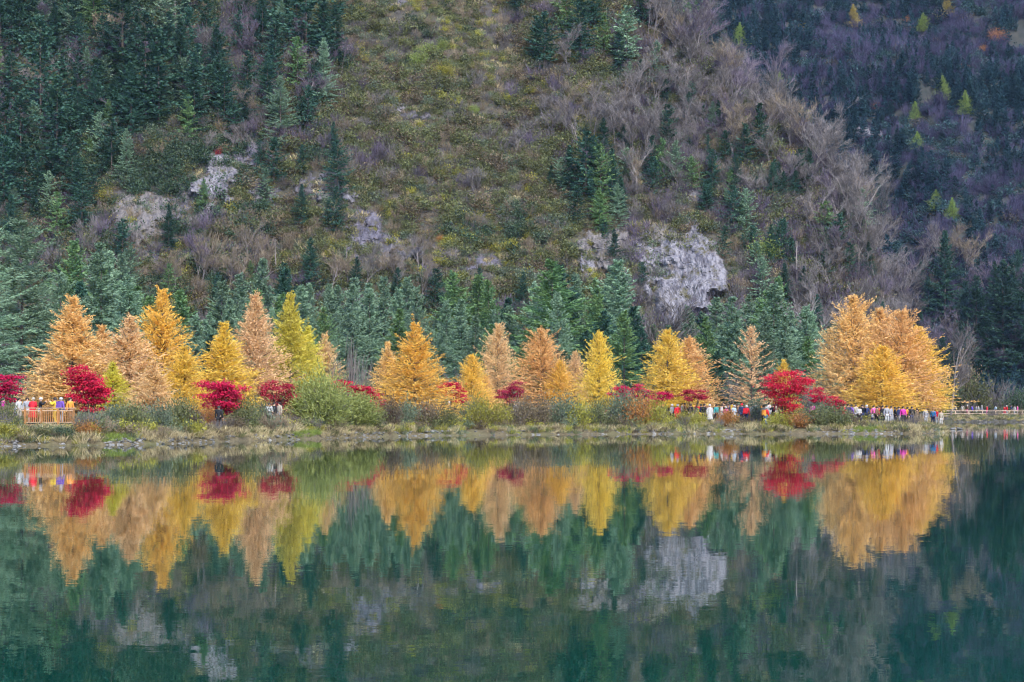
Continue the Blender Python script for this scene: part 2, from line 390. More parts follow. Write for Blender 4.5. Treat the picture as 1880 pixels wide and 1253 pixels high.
# cliffs: centre px, py, width, height in photo pixels, rock, label, how far they stand out
CLIFFS = [
 (394, 332, 62, 104, 'rock_white', 'white streaked upright cliff high on the left slope', 1.1),
 (264, 398, 104, 100, 'rock_tan', 'pale tan cliff on the left slope below the dark firs', 1.0),
 (322, 384, 74, 84, 'rock_grey', 'purplish grey cliff between the tan cliff and the white streaked one', 0.8),
 (474, 284, 80, 34, 'rock_dark', 'dark broken rock ledge right above the white streaked cliff', 0.7),
 (490, 352, 56, 50, 'rock_grey', 'grey rock right of the white streaked cliff', 0.7),
 (600, 348, 86, 50, 'rock_grey', 'grey rock band left of the middle slope', 0.7),
 (552, 322, 34, 42, 'rock_grey', 'small grey rock left of the grey rock band', 0.6),
 (672, 432, 56, 96, 'rock_dark', 'dark cliff left of the middle of the slope', 0.9),
 (704, 452, 44, 54, 'rock_grey', 'grey cliff just right of the dark cliff', 0.7),
 (772, 466, 84, 44, 'rock_grey', 'low grey rocks under the middle slope', 0.6),
 (890, 478, 70, 32, 'rock_dark', 'low dark rock ledge under the lime yellow bush', 0.5),
 (644, 362, 26, 22, 'rock_white', 'small pale rock above the dark cliff', 0.5),
 (740, 196, 26, 20, 'rock_white', 'small pale rock on the upper middle slope', 0.5),
 (765, 215, 46, 24, 'rock_grey', 'small grey rock just right of the pale upper rock', 0.5),
 (752, 6, 70, 24, 'rock_grey', 'grey rock at the top edge of the photo', 0.6),
 (1108, 442, 78, 110, 'rock_tan', 'tan white cliff below the dark clump of firs', 1.0),
 (1090, 484, 50, 50, 'rock_white', 'pale lower rock under the tan white cliff', 0.7),
 (1212, 458, 64, 74, 'rock_tan', 'pale upper shoulder of the large white cliff', 0.9),
 (1262, 512, 150, 170, 'rock_white', 'large white cliff on the right of the slope', 1.2),
 (1290, 354, 70, 40, 'rock_grey', 'grey rock below the spur among small firs', 0.6),
 (1180, 316, 60, 40, 'rock_grey', 'small grey rock right of the dark clump of firs', 0.5),
 (1440, 596, 44, 90, 'rock_dark', 'dark bluish rock behind the largest red maple', 0.7),
]

# ------------------------------------------------------------------ plant generators: each returns (wood mesh, foliage mesh), base at the origin
def conifer(seed, h=12.0, rad=3.0, per=6.5, nt=13, e_lo=-8, e_hi=45, curve=0.10, tw=0.62, wd=0.15, z_lo=0.06, up=0.0, power=0.8,
            gap=0.42, sub=2, hang=0.18, bare_wood=False, jit=0.22, fill=0):
    rng = np.random.default_rng(seed)
    nb = int(h / gap * per)
    u = np.sort(np.concatenate([rng.uniform(0, 1, nb // 2), (np.repeat(np.linspace(0, 1, int(h / gap)), int(math.ceil(per / 2))) + rng.normal(0, 0.006, int(h / gap) * int(math.ceil(per / 2))))]))
    u = np.clip(u, 0.0, 0.985); nb = len(u)
    z0 = h * (z_lo + (1 - z_lo) * u)
    az = rng.uniform(0, 2 * math.pi, nb)
    L = rad * ((1 - u) ** power) * (1 + rng.normal(0, jit, nb)) * np.where(u < 0.1, 0.72 + 2.8 * u, 1)
    L *= 1 + 0.22 * np.sin(az * 2 + rng.uniform(0, 6)) * np.sin(u * 9 + rng.uniform(0, 6))
    L = np.maximum(L, 0.16 + 0.1 * rng.uniform(size=nb))
    e = np.tan(np.radians(e_lo + (e_hi - e_lo) * u ** 1.3 + rng.normal(0, 7, nb)))
    c = curve * (1 + rng.normal(0, 0.4, nb))
    wood = MB()
    lean = rng.normal(0, 0.006, 2)
    zt = np.linspace(-0.6, h * 0.985, 9)
    tp = np.stack([lean[0] * zt, lean[1] * zt, zt], 1)
    wood.tube(tp, np.maximum(0.012 * h * (1 - zt / h) ** 0.9, 0.015), 6)
    if bare_wood:
        for k in range(0, nb, 2):
            t = np.array([0, 0.5, 0.95])
            P = np.stack([np.cos(az[k]) * L[k] * t, np.sin(az[k]) * L[k] * t, z0[k] + L[k] * (e[k] * t + c[k] * t * t)], 1)
            wood.tube(P, [0.035, 0.022, 0.008], 3)
    fol = MB()
    T = (np.arange(nt)[None] + rng.uniform(0, 1, (nb, nt))) / nt
    T = 0.10 + 0.9 * T
    keep = rng.uniform(size=(nb, nt)) < np.clip(L / (0.5 * rad) + 0.3, 0.35, 1)[:, None]
    bx, by = np.cos(az)[:, None], np.sin(az)[:, None]
    P = np.stack([bx * L[:, None] * T, by * L[:, None] * T, z0[:, None] + L[:, None] * (e[:, None] * T + c[:, None] * T * T)], -1)
    bd = np.stack([bx + 0 * T, by + 0 * T, e[:, None] + 2 * c[:, None] * T], -1)
    bd /= np.linalg.norm(bd, axis=-1)[..., None]
    sd = np.stack([-by + 0 * T, bx + 0 * T, 0 * T], -1)
    P, bd, sd, T2 = P[keep], bd[keep], sd[keep], T[keep]
    Lk = np.broadcast_to(L[:, None], T.shape)[keep]
    n = len(P)
    for k in range(sub):
        sg = rng.choice([-1, 1], n)
        a = np.radians(rng.uniform(12, 72, n)) * sg
        d = bd * np.cos(a)[:, None] + sd * np.sin(a)[:, None] + rng.normal(0, 0.18, (n, 3))
        d[:, 2] += up - hang * (1 - T2) * 0.6
        ln = tw * (0.55 + 0.45 * np.minimum(Lk / rad, 1)) * rng.uniform(0.55, 1.15, n) * (1.1 - 0.45 * T2)
        fol.leaves(P + rng.normal(0, 0.04, (n, 3)), d, ln, wd * rng.uniform(0.7, 1.3, n), rng, None, bend=hang * 0.4)
    if fill:
        uf = np.minimum(1 - np.sqrt(rng.uniform(0.0, 1, fill)), rng.uniform(0.7, 0.92, fill)); af = rng.uniform(0, 2 * math.pi, fill)
        lump = 1 + 0.25 * np.sin(af * 3 + uf * 17) + 0.12 * np.sin(af * 7 - uf * 31)
        rf = rad * (1 - uf) ** power * rng.uniform(0.45, 0.98, fill) * lump
        b = np.stack([np.cos(af) * rf, np.sin(af) * rf, h * (z_lo + (0.97 - z_lo) * uf) + rf * (np.tan(np.radians(e_lo + (e_hi - e_lo) * uf)) + curve) * 0.9], 1)
        d = rng.normal(0, 0.6, (fill, 3)) + np.stack([np.cos(af) * 0.6, np.sin(af) * 0.6, 0.15 + 0.5 * uf], 1)
        fol.leaves(b, d, tw * rng.uniform(0.5, 1.0, fill), wd * rng.uniform(0.7, 1.2, fill), rng)
    # leader
    k = 22
    b = np.stack([0 * np.arange(k), 0 * np.arange(k), h * (0.93 + 0.065 * rng.uniform(size=k))], 1)
    d = rng.normal(0, 0.5, (k, 3)); d[:, 2] = 1.0
    fol.leaves(b, d, tw * (1.6 if fill else 0.6), wd * 0.6, rng)
    return wood.mesh('conifer_trunk', [M['bark']]), fol.mesh('conifer_needles', [M['spruce_blue']])

def bare_tree(seed, h=9.0, spread=0.34, levels=4, fine=900, lean=0.0, forks=True):
    rng = np.random.default_rng(seed)
    wood, tw = MB(), MB()
    tips = []
    def grow(p, d, ln, r, lev):
        d = d / np.linalg.norm(d)
        n = 4
        pts = [p]
        for k in range(n):
            d = d + rng.normal(0, 0.10, 3) + np.array([0, 0, 0.05]); d /= np.linalg.norm(d)
            pts.append(pts[-1] + d * ln / n)
        pts = np.array(pts)
        wood.tube(pts, np.linspace(r, r * 0.55, n + 1), 5 if lev == 0 else 3)
        if lev >= 2: tips.append(pts)
        if lev >= levels - 1: return
        for k in range(rng.integers(3, 6) if lev else (rng.integers(5, 8))):
            f = rng.uniform(0.35 if lev == 0 else 0.25, 1.0)
            q = pts[0] + 0 * d
            i = min(int(f * n), n - 1); q = pts[i] + (pts[i + 1] - pts[i]) * (f * n - i)
            a = rng.uniform(0, 2 * math.pi)
            s = np.array([math.cos(a), math.sin(a), 0]) * rng.uniform(0.5, 1.0) * (spread / 0.34)
            grow(q, d + s, ln * rng.uniform(0.42, 0.66), r * 0.45, lev + 1)
    grow(np.array([0, 0, -0.5]), np.array([lean, 0, 1.0]), h * 0.62, h * 0.0115, 0)
    if tips:
        A = np.array(tips); m = rng.integers(0, len(A), fine); j = rng.integers(0, 4, fine); f = rng.uniform(size=fine)
        b = A[m, j] + (A[m, j + 1] - A[m, j]) * f[:, None]
        d = A[m, j + 1] - A[m, j]; d = d / np.linalg.norm(d, axis=1)[:, None] + rng.normal(0, 0.45, (fine, 3)); d[:, 2] += 0.25
        tw.leaves(b, d, rng.uniform(0.4, 1.1, fine) * h / 9, 0.035, rng)
    return wood.mesh('bare_tree_limbs', [M['bark_pale']]), tw.mesh('bare_tree_twigs', [M['twig']])

def shrub(seed, r=1.0, h=1.1, n=420, leaf=0.2, lw=0.11, stems=14, kind='leafy', foot=0.35):
    rng = np.random.default_rng(seed)
    wood, fol = MB(), MB()
    ends = []
    for k in range(stems):
        a = rng.uniform(0, 2 * math.pi); q = math.sqrt(rng.uniform(0, 1))
        tip = np.array([math.cos(a) * q * r * 0.9, math.sin(a) * q * r * 0.9, h * (1 - 0.45 * q * q) * rng.uniform(0.75, 1.05)])
        b = np.array([tip[0] * foot * 0.5, tip[1] * foot * 0.5, -0.25])
        mid = (b + tip) / 2 + np.array([tip[0], tip[1], 0]) * -0.12 + np.array([0, 0, 0.1 * h])
        wood.tube([b, mid, tip], [0.022 * h, 0.014 * h, 0.005], 3)
        ends.append((b, mid, tip))
    E = np.array(ends); m = rng.integers(0, stems, n); t = rng.uniform(0.35 if kind == 'leafy' else 0.15, 1.05, n)[:, None]
    P = (1 - t) ** 2 * E[m, 0] + 2 * t * (1 - t) * E[m, 1] + t * t * E[m, 2] + rng.normal(0, 0.16 if kind == 'leafy' else 0.05, (n, 3)) * r * (0.5 + t)
    out = P * np.array([1, 1, 0.6]) + np.array([0, 0, 0.3]); out /= np.linalg.norm(out, axis=1)[:, None] + 1e-6
    if kind == 'leafy':
        d = out + rng.normal(0, 0.7, (n, 3))
        fol.leaves(P, d, leaf * rng.uniform(0.6, 1.4, n), lw * rng.uniform(0.7, 1.3, n), rng)
    else:
        d = out + rng.normal(0, 0.4, (n, 3)); d[:, 2] += 0.5
        fol.leaves(P, d, leaf * rng.uniform(0.6, 1.4, n), lw * rng.uniform(0.7, 1.3, n), rng)
    return wood.mesh('shrub_stems', [M['twig']]), fol.mesh('shrub_foliage', [M['olive']])

def maple(seed, lobes, n=3600, leaf=0.15, trunk_x=0.0, zb=0.0):
    """lobes: (x, z, rx, rz) ellipses of foliage in metres, trunk at the origin"""
    rng = np.random.default_rng(seed)
    wood, fol = MB(), MB()
    A = np.array(lobes, float); w = A[:, 2] * A[:, 2] * A[:, 3]; w = w / w.sum()
    for k, (x, z, rx, rz) in enumerate(lobes):
        for q in range(3):
            tx = x + rng.normal(0, rx * 0.4); ty = rng.normal(0, rx * 0.35); tz = z + rz * rng.uniform(-0.2, 0.4)
            wood.tube([(trunk_x + rng.normal(0, .05), rng.normal(0, .05), zb - 0.3), (trunk_x * 0.6 + tx * 0.35, ty * 0.3, zb + (tz - zb) * 0.45), (tx, ty, tz)], [0.055, 0.04, 0.012], 5)
        # flat tiers of leaves
        m = int(n * w[k]) + 60
        nc = max(9, int(26 * rx * max(rz, 0.5)))
        ca = rng.uniform(0, 2 * math.pi, nc); cz = rng.uniform(-0.85, 0.95, nc); cr = np.sqrt(1 - cz ** 2 * 0.9) * rng.uniform(0.45, 0.95, nc)
        C = np.stack([x + np.cos(ca) * cr * rx, np.sin(ca) * cr * rx * 0.85, z + cz * rz], 1)
        i = rng.integers(0, nc, m)
        P = C[i] + rng.normal(0, 1, (m, 3)) * np.array([0.26, 0.26, 0.075]) * (0.5 + 0.5 * rx)
        d = P - np.array([x, 0, z]); d[:, 2] *= 0.3; d = d / (np.linalg.norm(d, axis=1)[:, None] + 1e-6) + rng.normal(0, 0.6, (m, 3)); d[:, 2] -= 0.35
        fol.leaves(P, d, leaf * rng.uniform(0.6, 1.3, m), leaf * 0.7, rng, np.tile([0, -0.35, 1.0], (m, 1)))
    return wood.mesh('maple_trunk', [M['bark']]), fol.mesh('maple_leaves', [M['maple']])

def grass_tuft(seed, n=46, h=0.62, r=0.28, w=0.03):
    rng = np.random.default_rng(seed); g = MB()
    a = rng.uniform(0, 2 * math.pi, n); q = rng.uniform(0, r, n)
    b = np.stack([np.cos(a) * q, np.sin(a) * q, -0.05 + 0 * q], 1)
    d = np.stack([np.cos(a) * 0.6 * q / r, np.sin(a) * 0.6 * q / r, 1 + 0 * q], 1) + rng.normal(0, 0.28, (n, 3)) * np.array([1, 1, 0.2])
    g.leaves(b, d, h * rng.uniform(0.5, 1.15, n), w, rng, None, bend=0.22)
    return g.mesh('grass_tuft', [M['grass_dry']])

def plant(name, pair, loc, rz, s, fmat, wmat, label, cat, group=None, parts=('trunk', 'crown'), sink=0.0):
    t = empty(name, (loc[0], loc[1], loc[2] - sink), rz, s)
    tag(t, label, cat, group)
    obj(parts[0], pair[0], t, wmat)
    obj(parts[1], pair[1], t, fmat)
    return t

def scatter(name, P, kinds, label, cat, smin_=0.7, smax=1.4, seed=0, zs=None):
    """one uncountable mass: copies of (mesh, material) sources set on points"""
    rng = np.random.default_rng(seed)
    P = np.asarray(P); n = len(P)
    src = bpy.data.collections.new(name + '_sources')
    for k, (me, mt) in enumerate(kinds):
        o = bpy.data.objects.new(name + '_source', me)
        o.material_slots[0].link = 'OBJECT'; o.material_slots[0].material = mt
        src.objects.link(o)
    me = bpy.data.meshes.new(name); me.vertices.add(n); me.vertices.foreach_set('co', P.astype(np.float32).ravel())
    sc = rng.uniform(smin_, smax, n)
    S = np.stack([sc * rng.uniform(0.85, 1.2, n), sc * rng.uniform(0.85, 1.2, n), sc * rng.uniform(0.8, 1.2, n) * (1 if zs is None else zs)], 1)
    RT = np.stack([rng.normal(0, 0.08, n), rng.normal(0, 0.08, n), rng.uniform(0, 6.28, n)], 1)
    for nm, arr in (('scl', S), ('rot', RT)):
        a = me.attributes.new(nm, 'FLOAT_VECTOR', 'POINT'); a.data.foreach_set('vector', arr.astype(np.float32).ravel())
    a = me.attributes.new('pick', 'INT', 'POINT'); a.data.foreach_set('value', rng.integers(0, len(kinds), n).astype(np.int32))
    me.update()
    o = obj(name, me)
    ng = bpy.data.node_groups.new(name, 'GeometryNodeTree')
    ng.interface.new_socket('Geometry', in_out='INPUT', socket_type='NodeSocketGeometry')
    ng.interface.new_socket('Geometry', in_out='OUTPUT', socket_type='NodeSocketGeometry')
    N, L = ng.nodes, ng.links
    gi, go = N.new('NodeGroupInput'), N.new('NodeGroupOutput')
    ci = N.new('GeometryNodeCollectionInfo'); ci.inputs['Collection'].default_value = src
    ci.inputs['Separate Children'].default_value = True; ci.inputs['Reset Children'].default_value = True
    ip = N.new('GeometryNodeInstanceOnPoints'); ip.inputs['Pick Instance'].default_value = True
    def attr(nm, ty):
        x = N.new('GeometryNodeInputNamedAttribute'); x.data_type = ty; x.inputs['Name'].default_value = nm; return x.outputs['Attribute']
    L.new(gi.outputs[0], ip.inputs['Points']); L.new(ci.outputs[0], ip.inputs['Instance'])
    L.new(attr('pick', 'INT'), ip.inputs['Instance Index']); L.new(attr('rot', 'FLOAT_VECTOR'), ip.inputs['Rotation']); L.new(attr('scl', 'FLOAT_VECTOR'), ip.inputs['Scale'])
    L.new(ip.outputs[0], go.inputs[0])
    o.modifiers.new('scatter', 'NODES').node_group = ng
    tag(o, label, cat, kind='stuff')
    return o

# prototypes
SPR = [conifer(100 + k, h=12, rad=2.9 + 0.25 * (k % 3), nt=20, sub=3, tw=0.56, wd=0.085, e_lo=-14 + 3 * (k % 3), e_hi=42, hang=0.28, power=0.78 + 0.05 * (k % 2)) for k in range(6)]
SPRX = [conifer(120 + k, h=13, rad=4.6, per=8, nt=30, sub=3, tw=0.5, wd=0.06, e_lo=-12, e_hi=40, hang=0.3, power=0.72, gap=0.36) for k in range(2)]
FIR = [conifer(140 + k, h=11, rad=2.4 + 0.3 * k, per=4.5, nt=11, tw=0.7, wd=0.2, e_lo=-5, e_hi=35, z_lo=0.16, hang=0.2, power=0.6, jit=0.38, gap=0.5) for k in range(4)]
LAR = [conifer(180 + k, h=9.0, rad=2.3 + 0.22 * (k % 4), per=7.5, nt=24, e_lo=-6 + 4 * (k % 2), e_hi=60, curve=0.12, tw=0.36, wd=0.046, z_lo=0.04, up=0.12, power=0.98, gap=0.26, sub=3, hang=0.08, bare_wood=True, jit=0.3, fill=6000) for k in range(7)]
LARS = [conifer(205 + k, h=9.0, rad=2.6, per=7.5, nt=21, e_lo=-8, e_hi=56, curve=0.12, tw=0.38, wd=0.048, z_lo=0.17, up=0.1, power=0.78, gap=0.27, sub=3, hang=0.12, bare_wood=True, jit=0.32, fill=6000) for k in range(4)]
LARX = [conifer(195 + k, h=9.0, rad=2.5, per=4.5, nt=15, e_lo=0, e_hi=55, curve=0.2, tw=0.40, wd=0.062, z_lo=0.14, up=0.2, power=0.8, gap=0.36, sub=3, hang=0.08, bare_wood=True, jit=0.42) for k in range(2)]
FARC = [conifer(220 + k, h=11, rad=2.6, per=4, nt=5, tw=1.2, wd=0.34, gap=0.75, sub=3, hang=0.25) for k in range(3)]
BARE = [bare_tree(300 + k, 9.0, 0.26 + 0.04 * (k % 4), 4, 1300, lean=0.12 * ((k % 3) - 1)) for k in range(7)]
SHR_L = [shrub(400 + k, 1.0, 1.15, 420, 0.2, 0.11) for k in range(3)]
SHR_F = [shrub(410 + k, 1.0, 1.15, 2600, 0.10, 0.055, stems=26) for k in range(4)]
SHR_B = [shrub(420 + k, 1.0, 1.35, 520, 0.5, 0.022, kind='bare', stems=18) for k in range(3)]
TUFT = [grass_tuft(440 + k) for k in range(4)]

# ------------------------------------------------------------------ golden larches on the shore: px, top row, depth, half width px, mesh, colour, label
LARCHES = [
 (133, 552, 124, 62, 0, 'larch_orange', 'tall orange larch right of the big dark spruce, above the viewing deck'),
 (92, 655, 127, 38, 3, 'larch_tan', 'thin tan larch low behind the people on the viewing deck'),
 (186, 602, 133, 42, 1, 'larch_orange', 'short orange larch half hidden behind the tallest left maple'),
 (238, 588, 124, 54, 2, 'larch_tan', 'broad tan larch between the left maple and the golden larch'),
 (297, 538, 128, 50, 3, 'larch_gold', 'tall golden larch with bare topmost shoots, left of centre'),
 (338, 640, 122, 36, 1, 'larch_yellow', 'small yellow larch at the foot of the tall golden larch'),
 (207, 668, 121, 30, 5, 'larch_lime', 'small olive yellow larch beside the leftmost large maple'),
 (282, 668, 119, 38, 4, 'larch_tan', 'small pale orange larch low in front of the golden larch'),
 (412, 598, 127, 50, 4, 'larch_yellow', 'yellow gold larch above the maple with one person below'),
 (469, 546, 132, 48, 5, 'larch_tan', 'tall tan orange larch left of the lime yellow larch'),
 (533, 547, 136, 46, 0, 'larch_lime', 'tall lime yellow larch above the green willow bush'),
 (565, 606, 140, 34, 6, 'larch_lime', 'pale lime larch on the right flank of the tallest lime one'),
 (597, 618, 146, 30, 2, 'larch_tan', 'narrow tan larch right of the lime yellow larches'),
 (712, 632, 160, 38, 1, 'larch_orange', 'thin orange larch on the left side of the solitary golden larch'),
 (762, 600, 156, 62, 6, 'larch_gold', 'broad solitary golden larch in the middle left'),
 (866, 655, 166, 32, 3, 'larch_gold', 'small golden larch right of the round red maple'),
 (914, 600, 172, 36, 4, 'larch_tan', 'slim tan larch left of the wide orange larch in the centre'),
 (890, 690, 168, 24, 5, 'larch_orange', 'very small orange larch between two taller larches in the centre'),
 (994, 610, 170, 52, 2, 'larch_orange', 'wide orange larch in the very centre of the shore'),
 (1029, 666, 168, 30, 0, 'larch_gold', 'low golden orange larch just right of the central wide larch'),
 (1056, 650, 176, 24, 6, 'larch_tan', 'narrow tan larch left of the slim yellow larch'),
 (1100, 614, 166, 34, 1, 'larch_yellow', 'slim yellow larch left of the long red maple'),
 (1226, 610, 170, 46, 5, 'larch_yellow', 'yellow larch of the close pair above the red coated person'),
 (1264, 625, 173, 50, 3, 'larch_orange', 'orange larch of the close pair above the red coated person'),
 (1380, 604, 172, 42, 8, 'larch_tan', 'thin see-through tan larch left of the largest red maple'),
 (1438, 664, 190, 22, 4, 'larch_yellow', 'little yellow larch peeping over the largest red maple'),
 (1524, 606, 182, 44, 8, 'larch_tan', 'leftmost tan larch of the large clump on the spit'),
 (1566, 550, 178, 62, 0, 'larch_orange', 'tallest orange larch of the large clump on the spit'),
 (1615, 572, 180, 54, 4, 'larch_orange', 'middle orange larch of the large clump on the spit'),
 (1656, 576, 176, 66, 2, 'larch_orange', 'broad orange larch on the right of the spit clump'),
 (1686, 606, 178, 56, 6, 'larch_gold', 'rightmost golden orange larch of the spit clump'),
 (1620, 640, 172, 58, 3, 'larch_gold', 'low golden larch in front of the spit clump'),
]
ALLL = LAR + LARX
for k, (px, top, D, hw, v, mt, lab) in enumerate(LARCHES):
    if px < 640: D += 14
    p = at(px, D)
    h = (p[2] * -1 + CAM_Z + (HY - top) * D / F_PX)
    s = h / 9.0
    spit = px > 1500
    wscale = (1.72 if px < 640 else 1.28 if px < 1500 else 1.18) * (hw * D / F_PX) / (2.4 * s)
    t = plant('larch_tree', LARS[v % 4] if (px > 840 and v < 7) else ALLL[v], p, RNG.uniform(0, 6.28), (s * wscale, s * wscale, s), M[mt], None, lab, 'larch', 'autumn larches along the shore')

# ------------------------------------------------------------------ red maples: px of trunk, depth, mesh lobes in px (x, y, rx, ry), colour, label
MAPLES = [
 (14, 132, [(4, 708, 26, 16), (28, 702, 16, 12), (8, 728, 18, 9)], 'maple', 'red maple cut off by the left edge'),
 (165, 124, [(148, 692, 24, 15), (172, 708, 24, 15), (182, 722, 18, 14), (160, 726, 26, 14), (172, 745, 18, 11)], 'maple', 'large crimson maple right of the viewing deck'),
 (402, 128, [(392, 716, 26, 13), (424, 716, 22, 13), (408, 734, 32, 14), (400, 750, 18, 9)], 'maple', 'crimson maple with a dark dressed person standing under it'),
 (512, 138, [(498, 716, 16, 13), (520, 722, 20, 14), (508, 738, 16, 9)], 'maple_dull', 'thinly leaved dull red maple below the lime yellow larch'),
 (668, 152, [(632, 706, 13, 9), (650, 714, 14, 10), (668, 722, 13, 10), (682, 732, 11, 10), (694, 746, 8, 9)], 'maple', 'drooping red maple trailing down behind the green willow bush'),
 (832, 160, [(828, 716, 17, 11), (843, 728, 13, 10)], 'maple', 'small round red maple right of the solitary golden larch'),
 (940, 162, [(932, 722, 16, 12), (948, 716, 12, 12), (936, 732, 14, 8)], 'maple_dull', 'dusky red maple between the slim tan larch and the central orange larch'),
 (1156, 163.5, [(1140, 722, 18, 11), (1158, 714, 20, 10), (1176, 724, 16, 10)], 'maple', 'long low red maple right of the slim yellow larch'),
 (1210, 163, [(1200, 738, 12, 9), (1216, 728, 18, 10)], 'maple', 'low bright red maple under the yellow larch of the close pair'),
 (1272, 165, [(1262, 726, 14, 9), (1284, 726, 14, 9)], 'maple_dull', 'dull reddish maple under the orange larch of the close pair'),
 (1440, 161.5, [(1444, 702, 40, 17), (1424, 714, 24, 13), (1470, 708, 22, 15), (1446, 724, 32, 12), (1450, 745, 26, 12)], 'maple', 'largest crimson maple with a mushroom shaped crown'),
 (1512, 167, [(1500, 726, 12, 11), (1518, 734, 18, 11), (1536, 743, 14, 8)], 'maple', 'low crimson maple between the largest maple and the larch clump'),
 (1718, 180, [(1716, 729, 10, 6), (1728, 735, 8, 5)], 'maple_dull', 'tiny reddish maple at the right end of the spit'),
]
for k, (px, D, lobes, mt, lab) in enumerate(MAPLES):
    p = at(px, D); q = D / F_PX
    L_ = [((x - px) * q, CAM_Z + (HY - y) * q - p[2], rx * q * (0.92 if 1100 < px < 1300 else 1.0 if px > 1400 else 1.12), ry * q * (1.0 if 1100 < px < 1300 else 1.15)) for x, y, rx, ry in lobes]
    area = sum(a[2] * a[3] for a in L_)
    pr = maple(500 + k, L_, int(min(6500, max(1200, 2600 * area))) if mt == 'maple' else int(900 + 900 * area), leaf=0.15)
    plant('red_maple', pr, p, 0.0, 1.0, M[mt], M['bark'], lab, 'maple', 'red maples along the shore')

# ------------------------------------------------------------------ spruce belt behind the larches
ENV = np.array([(-60, 400), (60, 415), (130, 470), (200, 480), (260, 520), (330, 545), (400, 530), (470, 505), (560, 500), (620, 525), (660, 495), (735, 510), (800, 535),
                (870, 520), (930, 560), (1010, 495), (1070, 540), (1130, 510), (1190, 590), (1290, 580), (1340, 560), (1400, 525), (1450, 545), (1500, 580), (1540, 600)], float)
belt = []
for row, (D0, x0, x1, step, off, nm) in enumerate([(250, 150, 1530, 38, 0, 'back'), (224, 140, 1520, 42, 26, 'middle'), (198, 150, 1500, 48, 58, 'front')]):
    xs = np.arange(x0, x1, step); xs = xs + RNG.uniform(-16, 16, len(xs))
    for x in xs:
        if row and 600 < x < 690 and row == 2: continue
        belt.append((x, np.interp(x, ENV[:, 0], ENV[:, 1]) + off + RNG.uniform(-30, 26), D0 + RNG.uniform(-8, 8), nm))
by_row = {}
for b in sorted(belt): by_row.setdefault(b[3], []).append(b)
for nm, rowl in by_row.items():
    for i, (px, top, D, _) in enumerate(rowl):
        p = at(px, D); h = CAM_Z + (HY - top) * D / F_PX - p[2]
        u = RNG.uniform(); mt = 'spruce_blue' if u < 0.56 else ('spruce_dark' if u < 0.72 else 'spruce_green')
        s = h / 12.0; ws = s * RNG.uniform(0.92, 1.3) * (1.1 if h < 10 else 0.95)
        plant('spruce_tree', SPR[RNG.integers(0, 6)], p, RNG.uniform(0, 6.28), (ws, ws, s), M[mt], None,
              ordinal(i + 1) + ' spruce from the left in the ' + nm + ' row of the belt behind the larches', 'spruce', 'spruces of the belt behind the larches', sink=0.2)
for px, top, D, ws, mt, v, lab in [
  (38, 402, 150, 1.55, 'spruce_blue', 0, 'huge blue-green spruce towering at the left edge above the deck'),
  (-42, 392, 142, 1.45, 'spruce_blue', 1, 'huge spruce cut off by the left edge'),
  (112, 500, 158, 1.3, 'spruce_blue', 2, 'grey-green spruce right behind the leftmost orange larch'),
  (185, 446, 176, 1.15, 'spruce_blue', 3, 'tall grey-green spruce with a pale tip, behind the short orange larch'),
  (236, 505, 172, 1.15, 'spruce_blue', 4, 'grey-green spruce behind the broad tan larch'),
  (1012, 478, 214, 1.55, 'spruce_green', 5, 'broad fresh green spruce rising above the central orange larch'),
  (1136, 478, 232, 1.2, 'spruce_blue', 0, 'tall grey-green spruce left of the large white cliff'),
  (1296, 580, 196, 1.0, 'spruce_green', 3, 'slim fresh green spruce in front of the large white cliff'),
  (1345, 545, 200, 1.2, 'spruce_blue', 2, 'grey spruce between the white cliff and the thin tan larch'),
  (1420, 520, 208, 1.3, 'spruce_blue', 1, 'tall grey spruce above the largest red maple'),
  (1480, 560, 214, 1.3, 'spruce_blue', 5, 'grey spruce left of the larch clump on the spit')]:
    p = at(px, D); h = CAM_Z + (HY - top) * D / F_PX - p[2]; s = h / 12.0
    big = D < 165
    if big: s = h / 13.0; ws *= 0.72
    plant('spruce_tree', SPRX[v % 2] if big else SPR[v], p, RNG.uniform(0, 6.28), (s * ws, s * ws, s), M[mt], None, lab, 'spruce', sink=0.2)

